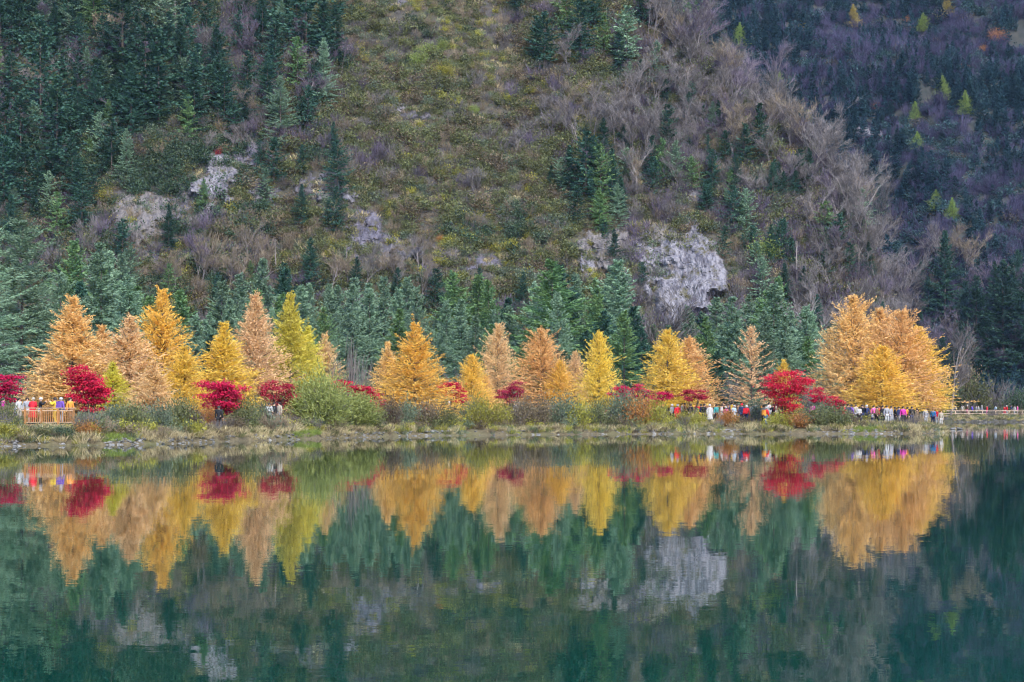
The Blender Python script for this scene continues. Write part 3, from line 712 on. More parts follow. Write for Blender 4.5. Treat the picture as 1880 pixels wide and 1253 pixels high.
# ------------------------------------------------------------------ conifers on the hillside: px, base row, height px
CONIF = {
 'on the upper left slope': [(72, 70, 90), (75, 262, 185), (20, 190, 85), (225, 178, 190), (268, 236, 172), (292, 242, 150), (240, 262, 120), (190, 128, 80), (330, 196, 130), (346, 150, 110), (362, 232, 120), (402, 212, 90), (412, 244, 96), (515, 268, 104), (562, 122, 150), (545, 92, 110), (482, 76, 90), (520, 62, 90), (592, 112, 84), (622, 44, 70), (140, 60, 70), (100, 120, 90), (310, 120, 80), (380, 100, 80), (440, 110, 70), (455, 180, 70), (180, 220, 90), (210, 240, 80)],
 'left of and above the left cliff': [(46, 396, 110), (8, 402, 120), (38, 322, 120), (104, 336, 150), (150, 444, 88), (105, 452, 80), (205, 332, 90), (232, 336, 80), (182, 302, 76), (62, 300, 90), (200, 270, 70), (130, 300, 90), (10, 300, 110), (225, 490, 70), (310, 472, 78), (374, 398, 56), (70, 380, 80), (20, 470, 90), (170, 380, 60), (90, 400, 70)],
 'on the upper middle slope': [(1066, 112, 140), (1040, 76, 100), (1092, 66, 90), (1000, 142, 110), (985, 122, 84), (1150, 132, 110), (1136, 142, 76), (1312, 104, 96), (1180, 60, 80), (1230, 40, 70), (1110, 110, 80), (950, 40, 60), (1270, 70, 80)],
 'in the dark clump at mid slope': [(1076, 384, 132), (1046, 372, 96), (1102, 390, 116), (1124, 374, 92), (1030, 362, 66), (1150, 342, 64), (1012, 352, 46), (1090, 350, 90), (1060, 420, 70), (1140, 400, 70)],
 'on the right spur': [(1395, 302, 100), (1350, 362, 74), (1370, 446, 92), (1346, 432, 84), (1300, 394, 50), (1232, 342, 52), (1416, 506, 84), (1440, 474, 66), (1382, 484, 66), (1332, 302, 56), (1616, 424, 76), (1422, 352, 56), (1470, 250, 50), (1400, 560, 80), (1330, 480, 60), (1600, 470, 60), (1560, 520, 70), (1300, 300, 50), (1440, 560, 70), (1500, 640, 90), (1620, 640, 80), (1580, 640, 70)],
 'at the foot of the slope behind the belt': [(570, 545, 100), (655, 560, 80), (730, 570, 70), (460, 545, 60), (310, 560, 70), (800, 580, 80), (880, 580, 80), (960, 590, 80), (1060, 590, 60), (240, 540, 80), (400, 580, 70), (520, 570, 80)],
 'in the dark valley right of the spit': [(1735, 592, 152), (1792, 690, 165), (1842, 706, 205), (1856, 640, 140), (1704, 600, 84), (1772, 650, 120), (1884, 712, 190), (1814, 720, 130), (1764, 712, 110), (1868, 560, 90), (1826, 570, 80), (1690, 660, 80), (1730, 716, 90), (1690, 540, 60)],
}
_r = np.random.default_rng(5)
CONIF['scattered among the bare trees of the spur'] = [(float(a), float(b), float(c)) for a, b, c in zip(_r.uniform(1100, 1620, 96), _r.uniform(150, 560, 96), _r.uniform(40, 85, 96)) if b > 130 + (a - 1180) * 0.72 and not (1190 < a < 1340 and 430 < b < 600)]
CONIF['scattered among the left slope scrub'] = [(float(a), float(b), float(c)) for a, b, c in zip(_r.uniform(-20, 620, 110), _r.uniform(30, 440, 110), _r.uniform(45, 110, 110)) if not (200 < a < 460 and 270 < b < 470)]
for where, lst in CONIF.items():
    lst = sorted(lst)
    for i, (px, by, hp) in enumerate(lst):
        p = ray(px, min(by, 735), 255.0); D = p[1]; h = max(2.5, hp * D / F_PX) * (1.25 if 'left' in where.split('from')[-1] and 'valley' not in where else 1.1)
        fir = RNG.uniform() < 0.6 and 'valley' not in where
        pr = FIR[RNG.integers(0, 4)] if fir else SPR[RNG.integers(0, 6)]
        s = h / (11.0 if fir else 12.0); ws = s * RNG.uniform(0.9, 1.25)
        u = RNG.uniform(); mt = 'spruce_dark' if u < 0.72 or 'valley' in where else ('spruce_green' if u < 0.82 else 'spruce_blue')
        plant('conifer_tree', pr, p, RNG.uniform(0, 6.28), (ws, ws, s), M[mt], None, ordinal(i + 1) + ' dark conifer from the left ' + where, 'conifer', 'conifers ' + where, sink=0.3)

# ------------------------------------------------------------------ bare trees: zones given by a line of photo pixels and its spread
def along(pts, n, spread, rng):
    pts = np.array(pts, float); t = np.sort(rng.uniform(0, len(pts) - 1, n)); i = np.minimum(t.astype(int), len(pts) - 2)
    q = pts[i] + (pts[i + 1] - pts[i]) * (t - i)[:, None]
    return q + rng.normal(0, 1, (n, 2)) * np.array(spread)
ZONES = [
 ('along the crest of the right spur', along([(1180, 70), (1270, 110), (1360, 190), (1440, 260), (1510, 330), (1560, 400), (1600, 480), (1630, 560), (1660, 640)], 62, (14, 12), RNG), (80, 135), 'twig'),
 ('on the upper part of the right spur', along([(1130, 160), (1240, 200), (1340, 260), (1430, 350), (1500, 430), (1540, 520), (1560, 600)], 46, (34, 28), RNG), (60, 110), 'twig'),
 ('on the middle of the slope', along([(980, 250), (1080, 240), (1180, 280), (1280, 300)], 40, (44, 34), RNG), (55, 105), 'twig'),
 ('on the upper left slope', along([(10, 60), (150, 120), (280, 140), (420, 130), (600, 180), (640, 80)], 34, (50, 40), RNG), (50, 100), 'twig_purple'),
 ('on the left slope', along([(10, 250), (140, 280), (330, 240), (460, 300), (540, 220)], 18, (40, 30), RNG), (50, 80), 'twig'),
 ('below the middle cliffs', along([(280, 540), (400, 520), (500, 530), (640, 545), (760, 520), (860, 540)], 26, (20, 16), RNG), (60, 100), 'twig_tan'),
 ('in the dark valley right of the spit', along([(1690, 700), (1740, 690), (1800, 700), (1870, 690), (1860, 560), (1760, 520), (1680, 500)], 26, (16, 14), RNG), (60, 120), 'twig_purple'),
]
for where, pts, (h0, h1), mt in ZONES:
    for i, (px, by) in enumerate(sorted(map(tuple, pts))):
        p = ray(px, min(by, 738), 250.0); D = p[1]
        if D > 700: continue
        h = RNG.uniform(h0, h1) * D / F_PX; s = h / 9.0
        m2 = mt if RNG.uniform() < 0.7 else RNG.choice(['twig', 'twig_purple', 'twig_tan'])
        plant('bare_tree', BARE[RNG.integers(0, 7)], p, RNG.uniform(0, 6.28), s, M[m2], None, ordinal(i + 1) + ' leafless tree from the left ' + where, 'bare tree', 'leafless trees ' + where, parts=('trunk', 'twigs'), sink=0.2)
for px, by, hp, D, lab in [(1204, 640, 150, 246, 'leafless tree standing in front of the large white cliff'), (1530, 640, 130, 240, 'leafless tree with a pale crooked trunk left of the tallest larch'),
  (1328, 735, 60, 182, 'leafless leaning sapling left of the thin tan larch'), (1745, 690, 90, 292, 'pale leafless tree just right of the larch clump'), (840, 742, 60, 190, 'pale leafless sapling beside the small round maple')]:
    p = at(px, D); h = max(3, CAM_Z + (HY - (by - hp)) * D / F_PX - p[2])
    plant('bare_tree', BARE[RNG.integers(0, 7)], p, RNG.uniform(0, 6.28), h / 9.0, M['twig'], M['bark_pale'], lab, 'bare tree', parts=('trunk', 'twigs'))

# broken dead trunks
def snag(seed):
    rng = np.random.default_rng(seed); w = MB()
    z = np.linspace(-0.4, 6, 8); w.tube(np.stack([0.12 * np.sin(z * 0.7 + seed), 0.1 * np.cos(z * 0.6), z], 1), np.linspace(0.2, 0.09, 8), 6)
    b = MB()
    for k in range(9):
        a, zz = rng.uniform(0, 6.28), rng.uniform(2.0, 5.8); l = rng.uniform(0.25, 0.7)
        b.tube([(0, 0, zz), (math.cos(a) * l * .6, math.sin(a) * l * .6, zz + 0.1), (math.cos(a) * l, math.sin(a) * l, zz + rng.uniform(.2, .6))], [0.045, 0.03, 0.01], 4)
    return w.mesh('snag_trunk', [M['snag']]), b.mesh('snag_stub', [M['snag']])
SN = [snag(k) for k in range(3)]
for i, (px, by, hp, lab) in enumerate([(322, 80, 80, 'tall pale dead trunk near the top left of the slope'), (170, 172, 32, 'short pale dead trunk on the upper left slope'), (443, 76, 44, 'pale dead trunk right of the tall upper left one'),
  (637, 500, 50, 'white dead trunk below the dark middle cliff'), (506, 510, 70, 'white dead trunk above the lime yellow larch'), (1463, 535, 90, 'pale dead pole right of the large white cliff'),
  (1450, 560, 26, 'short white dead stub below the pale dead pole')]):
    p = ray(px, by, 255.0); h = hp * p[1] / F_PX
    plant('dead_trunk', SN[i % 3], p, i * 1.3, (h / 6 * 0.6, h / 6 * 0.6, h / 6), None, None, lab, 'dead trunk', 'dead trunks on the slope', parts=('trunk', 'branch_stubs'))

# bushes on the slopes that stand out by their colour: px, row, radius px
BUSH = [(815, 130, 20, 'yellow_leaf', 'bright yellow bush high on the middle slope'), (788, 96, 20, 'lime_leaf', 'fresh green bush above the bright yellow one on the middle slope'), (770, 110, 18, 'lime_leaf', 'pale green bush left of the bright yellow one'),
 (812, 86, 14, 'lime_leaf', 'fresh green bush just above and right of the yellow one'), (790, 140, 12, 'lime_leaf', 'small green bush below the pale green one'), (876, 62, 10, 'yellow_leaf', 'small yellow bush near the top of the gully'), (870, 205, 11, 'lime_leaf', 'little green yellow bush below the bright yellow one'),
 (936, 452, 13, 'yellow_leaf', 'round lime yellow bush low in the middle of the slope'), (840, 320, 12, 'yellow_leaf', 'yellow bush in the middle of the slope'), (887, 322, 11, 'yellow_leaf', 'yellow bush right of centre on the middle slope'), (806, 316, 11, 'yellow_leaf', 'small yellow bush left in the middle of the slope'),
 (972, 430, 10, 'yellow_leaf', 'yellow bush above the round lime one'), (702, 388, 8, 'rust_leaf', 'small orange bush above the dark middle cliff'), (790, 430, 9, 'rust_leaf', 'orange brown bush among grey rocks at mid slope'), (810, 440, 8, 'rust_leaf', 'little orange bush right of the brown one'),
 (402, 283, 9, 'maple_dull', 'small red bush on top of the white streaked cliff'), (190, 360, 20, 'yellow_leaf', 'yellow bush left of the pale left cliff'), (130, 45, 12, 'yellow_leaf', 'yellow bush near the top left corner'), (1205, 118, 18, 'yellow_leaf', 'golden bush among bare trunks on the spur crest'),
 (1082, 448, 9, 'yellow_leaf', 'yellow bush on the middle pale cliff'), (1412, 462, 30, 'lime_leaf', 'bright green bush right of the large white cliff'), (1385, 470, 14, 'rust_leaf', 'orange tinged bush beside the bright green one'), (1425, 510, 22, 'grass_dry', 'tan grassy bush under the bright green one'),
 (562, 238, 16, 'sage', 'pale grey-green bush on the upper left slope'), (362, 206, 14, 'sage', 'pale grey-green round bush in the upper left'), (96, 345, 18, 'sage', 'pale sage bush left of the pale left cliff'), (384, 460, 34, 'twig_tan', 'large brownish bush below the white streaked cliff')]
for i, (px, py, r, mt, lab) in enumerate(BUSH):
    p = ray(px, py + r * 0.8, 250.0); s = r * p[1] / F_PX * 1.15
    plant('bush', SHR_F[i % 4] if not mt.startswith('twig') else SHR_B[i % 3], p, i * 0.9, s, M[mt], None, lab, 'bush', 'bushes that stand out on the slope', parts=('stems', 'foliage'))
FART = [(1566, 55, 46, 'far_yellow', 'yellow tree near the top of the far mountain'), (1738, 38, 44, 'far_yellow', 'yellow tree at the top right of the far mountain'), (1473, 72, 34, 'far_yellow', 'yellow tree left on the far mountain'), (1695, 60, 36, 'far_lime', 'lime green tree left of the top right yellow tree'),
 (1358, 88, 46, 'far_lime', 'green tree on the far mountain behind the spur crest'), (1430, 180, 48, 'far_lime', 'green tree beside the spur crest'), (1730, 185, 46, 'far_lime', 'lime tree right of the pale far cliff'), (1772, 212, 46, 'far_lime', 'round lime tree rightmost of the pair on the far mountain'),
 (1680, 220, 34, 'far_lime', 'slim lime tree between far cliff and the lime pair'), (1684, 278, 36, 'far_lime', 'lime tree below the pale far cliff'), (1718, 388, 40, 'far_lime', 'slim lime tree halfway down the far mountain'), (1748, 404, 40, 'far_lime', 'pointed green tree halfway down the far mountain'), (1484, 236, 34, 'far_lime', 'small green tree just past the spur crest')]
for i, (px, by, hp, mt, lab) in enumerate(FART):
    p = ray(px, by, 440.0); h = hp * p[1] / F_PX; s = h / 9
    plant('far_tree', LAR[i % 7], p, i * 1.1, (s * 1.5, s * 1.5, s), M[mt], None, lab, 'far tree', 'bright trees on the far mountain', sink=0.3)
for i, (px, py, r, lab) in enumerate([(1832, 66, 17, 'orange round tree at the right of the far mountain'), (1806, 90, 9, 'small orange tree below the round orange one'), (1768, 124, 9, 'little orange tree on the right far slope'), (1667, 36, 8, 'small orange tree near the top of the far mountain'),
   (1860, 492, 12, 'reddish tree low on the far mountain by the right edge'), (1826, 530, 10, 'orange tree low on the right of the far mountain'), (1610, 195, 9, 'tan bush beside the pale far cliff')]):
    p = ray(px, py + r * 0.7, 440.0); s = r * p[1] / F_PX * 1.1
    plant('far_bush', SHR_F[i % 4], p, i, s, M['far_orange'], None, lab, 'far tree', 'orange trees on the far mountain', parts=('stems', 'foliage'))

# ------------------------------------------------------------------ uncountable scrub on the slopes
rng = np.random.default_rng(77)
def slope_points(n, x0, x1, y0, y1, ok):
    X = rng.uniform(x0, x1, n); Y = rng.uniform(y0, y1, n); Z = H(X, Y)
    P = np.stack([X, Y, Z], 1); px, py = to_px(P)
    k = ok(X, Y, Z, px, py)
    return P[k], px[k], py[k]
P, px, py = slope_points(36000, -150, 72, 254, 352, lambda X, Y, Z, a, b: (Z > 1.2) & (a > -260) & (a < 2000) & (b > -160))
cn = fbm(px / 160.0, py / 110.0, 51, 4); cn2 = fbm(px / 70.0, py / 60.0, 53, 3)
u = rng.uniform(size=len(P))
mid = np.exp(-((px - 820) / 300) ** 2)              # the open middle of the slope is olive and yellow, both sides grey-purple with dark scrub
gully = np.exp(-((px - 905 - 0.02 * py) / 40) ** 2) * (py < 300)
score = cn * 1.1 + u * 0.9 - 0.45
kind = np.where(score < -0.28, 0, np.where(score < 0.02, 1, np.where(score < 0.28, 2, 3)))
left = px < 620; right = px > 1060
kind = np.where((mid > 0.35) & (kind == 0) & (u < 0.3), 1, kind)
kind = np.where((mid > 0.3) & (kind == 3) & (u > 0.55), 4, kind)
kind = np.where(right & (py < 620) & (kind == 3), 0, kind)
kind = np.where((cn2 > 0.34) & (u > 0.4), 5, kind)
drop = (gully > 0.5) & (u < 0.6)
for cx, cy, cw, ch, *_ in CLIFFS:
    drop |= (((px - cx) / (cw * 0.56)) ** 2 + ((py - cy - 10) / (ch * 0.56 + 12)) ** 2 < 1) & (u < 0.76)
P, kind, px, py, u = P[~drop], kind[~drop], px[~drop], py[~drop], u[~drop]
kind = np.where((px > 1560) & (rng.uniform(size=len(px)) < 0.7), 0, kind)
kind = np.where(left[~drop] & (kind == 0) & (rng.uniform(size=len(px)) < 0.45), 3, kind)
kind = np.where(right[~drop] & (kind == 0) & (rng.uniform(size=len(px)) < 0.35), 2, kind)
P[:, 2] -= 0.15
L3 = [a[1] for a in SHR_L]; B3 = [a[1] for a in SHR_B]; F4 = [a[1] for a in SHR_F]
scatter('purple_grey_scrub', P[kind == 0], [(b, M['twig_purple']) for b in B3] + [(b, M['twig']) for b in B3], 'leafless purple grey scrub over the hillside', 'scrub', 0.9, 2.1, 1)
scatter('olive_scrub', P[kind == 1], [(b, M['olive']) for b in L3] + [(L3[0], M['brown_leaf'])], 'olive and brown leafy scrub over the hillside', 'scrub', 0.5, 1.8, 2)
scatter('grey_green_scrub', P[kind == 2], [(L3[0], M['sage']), (L3[1], M['olive']), (B3[1], M['twig']), (B3[0], M['twig_tan'])], 'grey-green and twiggy scrub over the hillside', 'scrub', 0.7, 1.6, 3)
scatter('dark_scrub', P[kind == 3], [(b, M['scrub_dark']) for b in L3], 'dark green scrub over the hillside', 'scrub', 0.8, 1.9, 4)
scatter('yellow_scrub', P[kind == 4], [(L3[0], M['yellow_leaf']), (L3[1], M['olive']), (L3[2], M['olive'])], 'yellowing low scrub on the open middle slope', 'scrub', 0.5, 1.1, 5)
scatter('rusty_scrub', P[kind == 5], [(L3[1], M['brown_leaf']), (L3[2], M['olive']), (B3[2], M['twig_tan']), (L3[0], M['yellow_leaf']), (L3[1], M['brown_leaf'])], 'brown and rusty scrub among the rocks', 'scrub', 0.5, 1.3, 6)
T4 = [(TUFT[0], M['olive']), (TUFT[1], M['twig']), (TUFT[2], M['twig_tan']), (TUFT[2], M['brown_leaf']), (TUFT[3], M['sage']), (TUFT[0], M['grass_dry'])]
P2, qx, qy = slope_points(34000, -130, 70, 258, 345, lambda X, Y, Z, a, b: (Z > 2) & (a > -100) & (a < 1800) & (b > -60))
scatter('hillside_grass', P2, T4, 'coarse grass and herbs between the hillside shrubs', 'grass', 1.0, 2.2, 17)
# far mountain
P, px, py = slope_points(30000, 40, 330, 430, 720, lambda X, Y, Z, a, b: (a > 1230) & (a < 2060) & (b > -130) & (Z > 1.0))
cn = fbm(px / 110.0, py / 90.0, 61, 4); u = rng.uniform(size=len(P))
con = (cn + u * 0.8 - 0.4) > 0.02
P[:, 2] -= 0.3
sub = con & (rng.uniform(size=len(P)) < 0.6)
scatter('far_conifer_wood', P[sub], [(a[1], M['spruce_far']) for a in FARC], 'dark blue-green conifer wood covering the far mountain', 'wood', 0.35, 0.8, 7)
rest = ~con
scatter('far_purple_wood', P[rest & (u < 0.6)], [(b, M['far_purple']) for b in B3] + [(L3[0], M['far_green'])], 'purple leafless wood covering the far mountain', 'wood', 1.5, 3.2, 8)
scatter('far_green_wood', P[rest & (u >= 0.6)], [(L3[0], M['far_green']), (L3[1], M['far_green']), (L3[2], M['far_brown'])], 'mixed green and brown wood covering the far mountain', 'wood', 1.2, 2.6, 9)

# ------------------------------------------------------------------ bare cliffs in the slope: reliefs that stand proud of it and run back into it at their rims
def rock_mat(name, pale, mid, dark, streak=1.0):
    m, N, L, out = new_mat(name)
    n1 = noise(N, L, 0.7, 6, 0.68, sc=(1.5, 1.0, 0.22)); n2 = noise(N, L, 2.2, 6, 0.7, sc=(1, 1, 0.5)); n3 = noise(N, L, 0.9, 5, 0.6, sc=(1.6, 1, 0.12))
    c = ramp(N, L, n1.outputs[0], [(0.32, mid), (0.5, pale), (0.68, mid)])
    c = mixcol(N, L, math_node(N, L, 'MULTIPLY', math_node(N, L, 'SUBTRACT', n3.outputs[0], 0.47), 7 * streak, True), c, mid)
    c = mixcol(N, L, math_node(N, L, 'MULTIPLY', math_node(N, L, 'SUBTRACT', n2.outputs[0], 0.56), 6, True), c, dark)
    n4 = noise(N, L, 0.5, 6, 0.7)
    c = mixcol(N, L, math_node(N, L, 'MULTIPLY', math_node(N, L, 'SUBTRACT', n4.outputs[0], 0.53), 9, True), c, (0.075, 0.068, 0.035))
    d = N.new('ShaderNodeBsdfPrincipled'); d.inputs['Roughness'].default_value = 0.9; d.inputs['Specular IOR Level'].default_value = 0.15
    b = N.new('ShaderNodeBump'); b.inputs['Strength'].default_value = 0.8; b.inputs['Distance'].default_value = 0.25
    L.new(n2.outputs[0], b.inputs['Height']); L.new(b.outputs[0], d.inputs['Normal'])
    L.new(c, d.inputs['Base Color']); L.new(d.outputs[0], out.inputs[0]); return m
M['rock_white'] = rock_mat('pale_cliff_rock', (0.21, 0.20, 0.222), (0.085, 0.08, 0.098), (0.025, 0.023, 0.025))
M['rock_tan'] = rock_mat('tan_cliff_rock', (0.165, 0.148, 0.145), (0.085, 0.078, 0.083), (0.035, 0.03, 0.028))
M['rock_grey'] = rock_mat('grey_cliff_rock', (0.12, 0.112, 0.126), (0.058, 0.054, 0.066), (0.035, 0.032, 0.03))
M['rock_dark'] = rock_mat('dark_cliff_rock', (0.13, 0.12, 0.15), (0.065, 0.06, 0.08), (0.02, 0.02, 0.022))
def cliff(px, py, w, h, mat, lab, seed, proud=1.0, shear=0.0, far=False, rough=0.3):
    """px, py centre; w, h size in photo pixels"""
    c = ray(px, py, 440.0 if far else 250.0); q = c[1] / F_PX
    W, Hh = w * q, h * q
    nu, nv = int(np.clip(w / 1.7, 16, 90)), int(np.clip(h / 1.7, 16, 100))
    U, Vv = np.meshgrid(np.linspace(-1, 1, nu), np.linspace(-1, 1, nv))
    X = c[0] + U * W * 0.62 + shear * Vv * Hh * 0.5; Z = c[2] + Vv * Hh * 0.62
    Yl = np.arange(c[1] - 45, c[1] + 60, 0.5)
    Yt = np.empty_like(X)
    for j in range(nu):
        # terrain depth for each height, column by column
        xm = X[:, j].mean(); hh = np.maximum.accumulate(H(np.full_like(Yl, xm), Yl) + np.arange(len(Yl)) * 1e-4)
        Yt[:, j] = np.interp(Z[:, j], hh, Yl)
    r = np.sqrt(U ** 2 + Vv ** 2) + 0.8 * fbm(X / (W * .2 + .6), Z / (Hh * .2 + .6), seed, 5)
    mask = np.clip((0.86 - r) * 3.2, -1.2, 1)
    flute = 0.7 * fbm(X / 0.9, Z / 6.0, seed + 3, 3)
    # stepped facets: broken blocks with dark joints
    bx = X * 0.8 + Z * 0.35 + 2.6 * fbm(X / 2.2, Z / 3, seed + 5, 3); bz = Z * 0.55 - X * 0.2 + 2.6 * fbm(X / 3, Z / 3, seed + 6, 2)
    cell = vnoise(np.floor(bx) + 0.5, np.floor(bz) + 0.5, seed + 7); cell2 = vnoise(np.floor(bx * 2.3) + 0.5, np.floor(bz * 2.1) + 0.5, seed + 8)
    joint = np.minimum(np.abs(bx - np.round(bx)), np.abs(bz - np.round(bz)))
    fac = 0.8 * cell + 0.5 * cell2 - 0.22 * np.clip(0.12 - joint, 0, 1) / 0.12 * (cell > -0.15)
    slope_in = Hh * 0.5 * (1 - Vv) * 0.30
    prot = np.where(mask > 0, mask * proud * (0.7 + slope_in) + mask * (rough / 0.3) * (fac + flute + 0.8 * fbm(X / 4, Z / 4, seed + 9, 3)), mask * 1.6)
    V = np.stack([X, Yt - prot, Z], -1).reshape(-1, 3)
    i = (np.arange(nv - 1)[:, None] * nu + np.arange(nu - 1)[None]).reshape(-1, 1)
    me = make_mesh('cliff', V, [np.concatenate([i, i + 1, i + 1 + nu, i + nu], 1)], [M[mat]])
    tag(obj('cliff', me), lab, 'cliff', 'bare cliffs in the slope')
for k, (px, py, w, h, mt, lab, pr) in enumerate(CLIFFS): cliff(px, py, w * 1.1, h * 1.1, mt, lab, 600 + k, pr * 0.55, shear=-0.25 if px == 1262 else 0.0)
for k, (px, py, w, h, mt, lab) in enumerate([(1556, 240, 22, 34, 'rock_white', 'left pale block of the cliff on the far mountain'), (1582, 242, 30, 32, 'rock_white', 'right pale block of the cliff on the far mountain'), (1612, 246, 44, 40, 'rock_dark', 'dark cliff right of the pale far blocks'), (1644, 270, 24, 14, 'rock_white', 'small pale rock low right of the far cliff'), (1506, 205, 20, 34, 'rock_grey', 'grey rock left of the far pale blocks')]):
    cliff(px, py, w, h, mt, lab, 660 + k, 1.0, far=True)

# ------------------------------------------------------------------ shrubs on the bank: px, base offset behind the waterline m, width px, height px, foliage, label
def bank_pos(px, off):
    for D in np.arange(100, 330, 0.25):
        if shore_d(np.array([(px - CX) / F_PX * D]), np.array([D]))[0] >= off: return at(px, D)
SHORE_SHRUBS = [
 (2, 8, 62, 58, 'olive', 'olive bush at the left edge beside the deck'), (8, 3, 60, 26, 'yellow_leaf', 'yellowish low bush at the waterline by the left edge'), (70, 2.2, 70, 18, 'olive', 'olive bush below the viewing deck'), (118, 2.2, 56, 20, 'scrub_dark', 'dark green bush at the waterline below the deck'),
 (166, 8, 50, 36, 'sage', 'grey-green bush right of the deck'), (160, 3, 50, 26, 'rust_leaf', 'yellow brown low bush right of the deck'), (206, 8, 60, 46, 'sage', 'sage bush under the large left maple'), (246, 6, 66, 52, 'olive', 'olive bush below the broad tan larch'), (290, 6, 56, 52, 'sage', 'sage green bush below the tall golden larch'),
 (330, 7, 66, 60, 'olive', 'tall olive bush left of the maple with one person'), (352, 5, 40, 40, 'brown_leaf', 'brown bush beside the maple with one person'), (385, 8, 40, 40, 'rust_leaf', 'mottled bush under the maple with one person'), (446, 6, 60, 60, 'olive', 'olive bush right of the maple with one person'), (480, 6, 44, 50, 'sage', 'sage bush left of the willow'), (430, 4, 44, 28, 'brown_leaf', 'low brown bush on the dry bank'),
 (716, 5, 50, 52, 'brown_leaf', 'brownish bush right of the willow'), (742, 6, 50, 48, 'sage', 'grey-green bush below the solitary golden larch'), (782, 5, 56, 46, 'brown_leaf', 'brown twiggy bush below the solitary golden larch'), (820, 4, 44, 36, 'olive', 'olive bush right of the brown twiggy one'), (880, 4, 60, 50, 'yellow_leaf', 'yellow green bush right of the short railing'), (866, 6, 50, 48, 'sage', 'sage bush behind the yellow green one'),
 (916, 4, 46, 44, 'yellow_leaf', 'yellow leaved bush left of the two white coats'), (955, 4, 56, 50, 'brown_leaf', 'brown bush under the two white coats'), (990, 4, 60, 50, 'brown_leaf', 'wide brown bush left of centre on the bank'), (1032, 5, 60, 56, 'sage', 'grey bush below the pink jacket'), (1065, 4, 50, 44, 'yellow_leaf', 'yellow spotted bush below the grey coat with arm out'), (1100, 4, 54, 46, 'olive', 'olive bush below the slim yellow larch'),
 (1140, 5, 62, 60, 'sage', 'tall grey-green bush under the long red maple'), (1172, 4, 64, 56, 'rust_leaf', 'brown and yellow bush under the long red maple'), (1206, 4, 48, 48, 'yellow_leaf', 'yellow leaved bush left of the red coated person'), (1180, 7, 50, 60, 'sage', 'grey bush behind the brown and yellow one'),
 (1254, 5, 40, 26, 'yellow_leaf', 'low yellow bush at the feet of the red coat'), (1282, 5, 36, 26, 'yellow_leaf', 'small yellow bush right of the red coat'), (1336, 5, 40, 30, 'rust_leaf', 'small brown bush below the white coats'), (1388, 7, 40, 44, 'sage', 'grey-green bush left of the red jacket with jeans'),
 (1432, 3, 60, 28, 'yellow_leaf', 'yellow leaved bush below the largest maple'), (1466, 3, 64, 28, 'rust_leaf', 'mottled yellow bush below the largest maple'), (1502, 3, 60, 36, 'olive', 'olive bush right below the largest maple'), (1536, 3, 60, 38, 'olive', 'olive bush below the low crimson maple'), (1512, 6, 50, 40, 'sage', 'grey bush behind the olive ones at the maple'), (1560, 4, 36, 30, 'brown_leaf', 'small brown bush left of the larch trunks'),
 (1700, 6, 40, 36, 'brown_leaf', 'brown bush right of the larch trunks'), (1724, 8, 36, 56, 'yellow_leaf', 'yellow green bush at the right end of the spit'), (1712, 4, 30, 24, 'grass_dry', 'tan bush at the right tip of the spit'),
]
for i, (px, off, w, hp, mt, lab) in enumerate(SHORE_SHRUBS):
    p = bank_pos(px, max(1.2, off - 1.3)); q = p[1] / F_PX
    sx, sz = w * q / 1.9, hp * q / 1.15
    plant('shrub', SHR_F[i % 4], p, i * 1.7, (sx, sx, sz), M[mt], None, lab, 'shrub', 'shrubs on the bank', parts=('stems', 'foliage'))
wil = shrub(470, 1.0, 1.15, 9000, 0.15, 0.028, stems=60)
p = bank_pos(592, 4.5); q = p[1] / F_PX
plant('willow_bush', wil, p, 0.4, (64 * q * 1.0, 54 * q, 82 * q / 1.12), M['willow'], None, 'large feathery green willow bush at the waterline', 'willow', parts=('stems', 'foliage'))
p = bank_pos(652, 4.0)
plant('willow_bush', wil, p, 2.4, (52 * q, 44 * q, 56 * q / 1.12), M['willow'], None, 'lower willow bush on the right flank of the large one', 'willow', parts=('stems', 'foliage'))
for i, (px, D, w, hp, mt, lab) in enumerate([(640, 158, 84, 110, 'twig', 'large leafless grey bush behind the drooping red maple'), (686, 162, 50, 80, 'twig_tan', 'brownish leafless bush left of the thin orange larch'), (1490, 172, 46, 60, 'twig', 'pale leafless bush between the two crimson maples'),
   (1790, 308, 70, 70, 'olive', 'grey olive bush behind the far railing'), (1830, 310, 80, 56, 'twig', 'grey leafless bush behind the far railing at the right'), (1750, 309, 50, 56, 'scrub_dark', 'dark green bush behind the far railing at its left end'), (1872, 309, 60, 50, 'scrub_dark', 'dark bush behind the far railing by the right edge'), (1765, 314, 70, 100, 'brown_leaf', 'tall brownish bush behind the far railing')]):
    p = at(px, D); q = D / F_PX
    plant('shrub', (SHR_B[i % 3] if mt.startswith('twig') else SHR_F[i % 4]), p, i, (w * q / 1.9, w * q / 1.9, hp * q / 1.3), M[mt], None, lab, 'shrub', 'bushes behind the shore path', parts=('stems', 'foliage'))

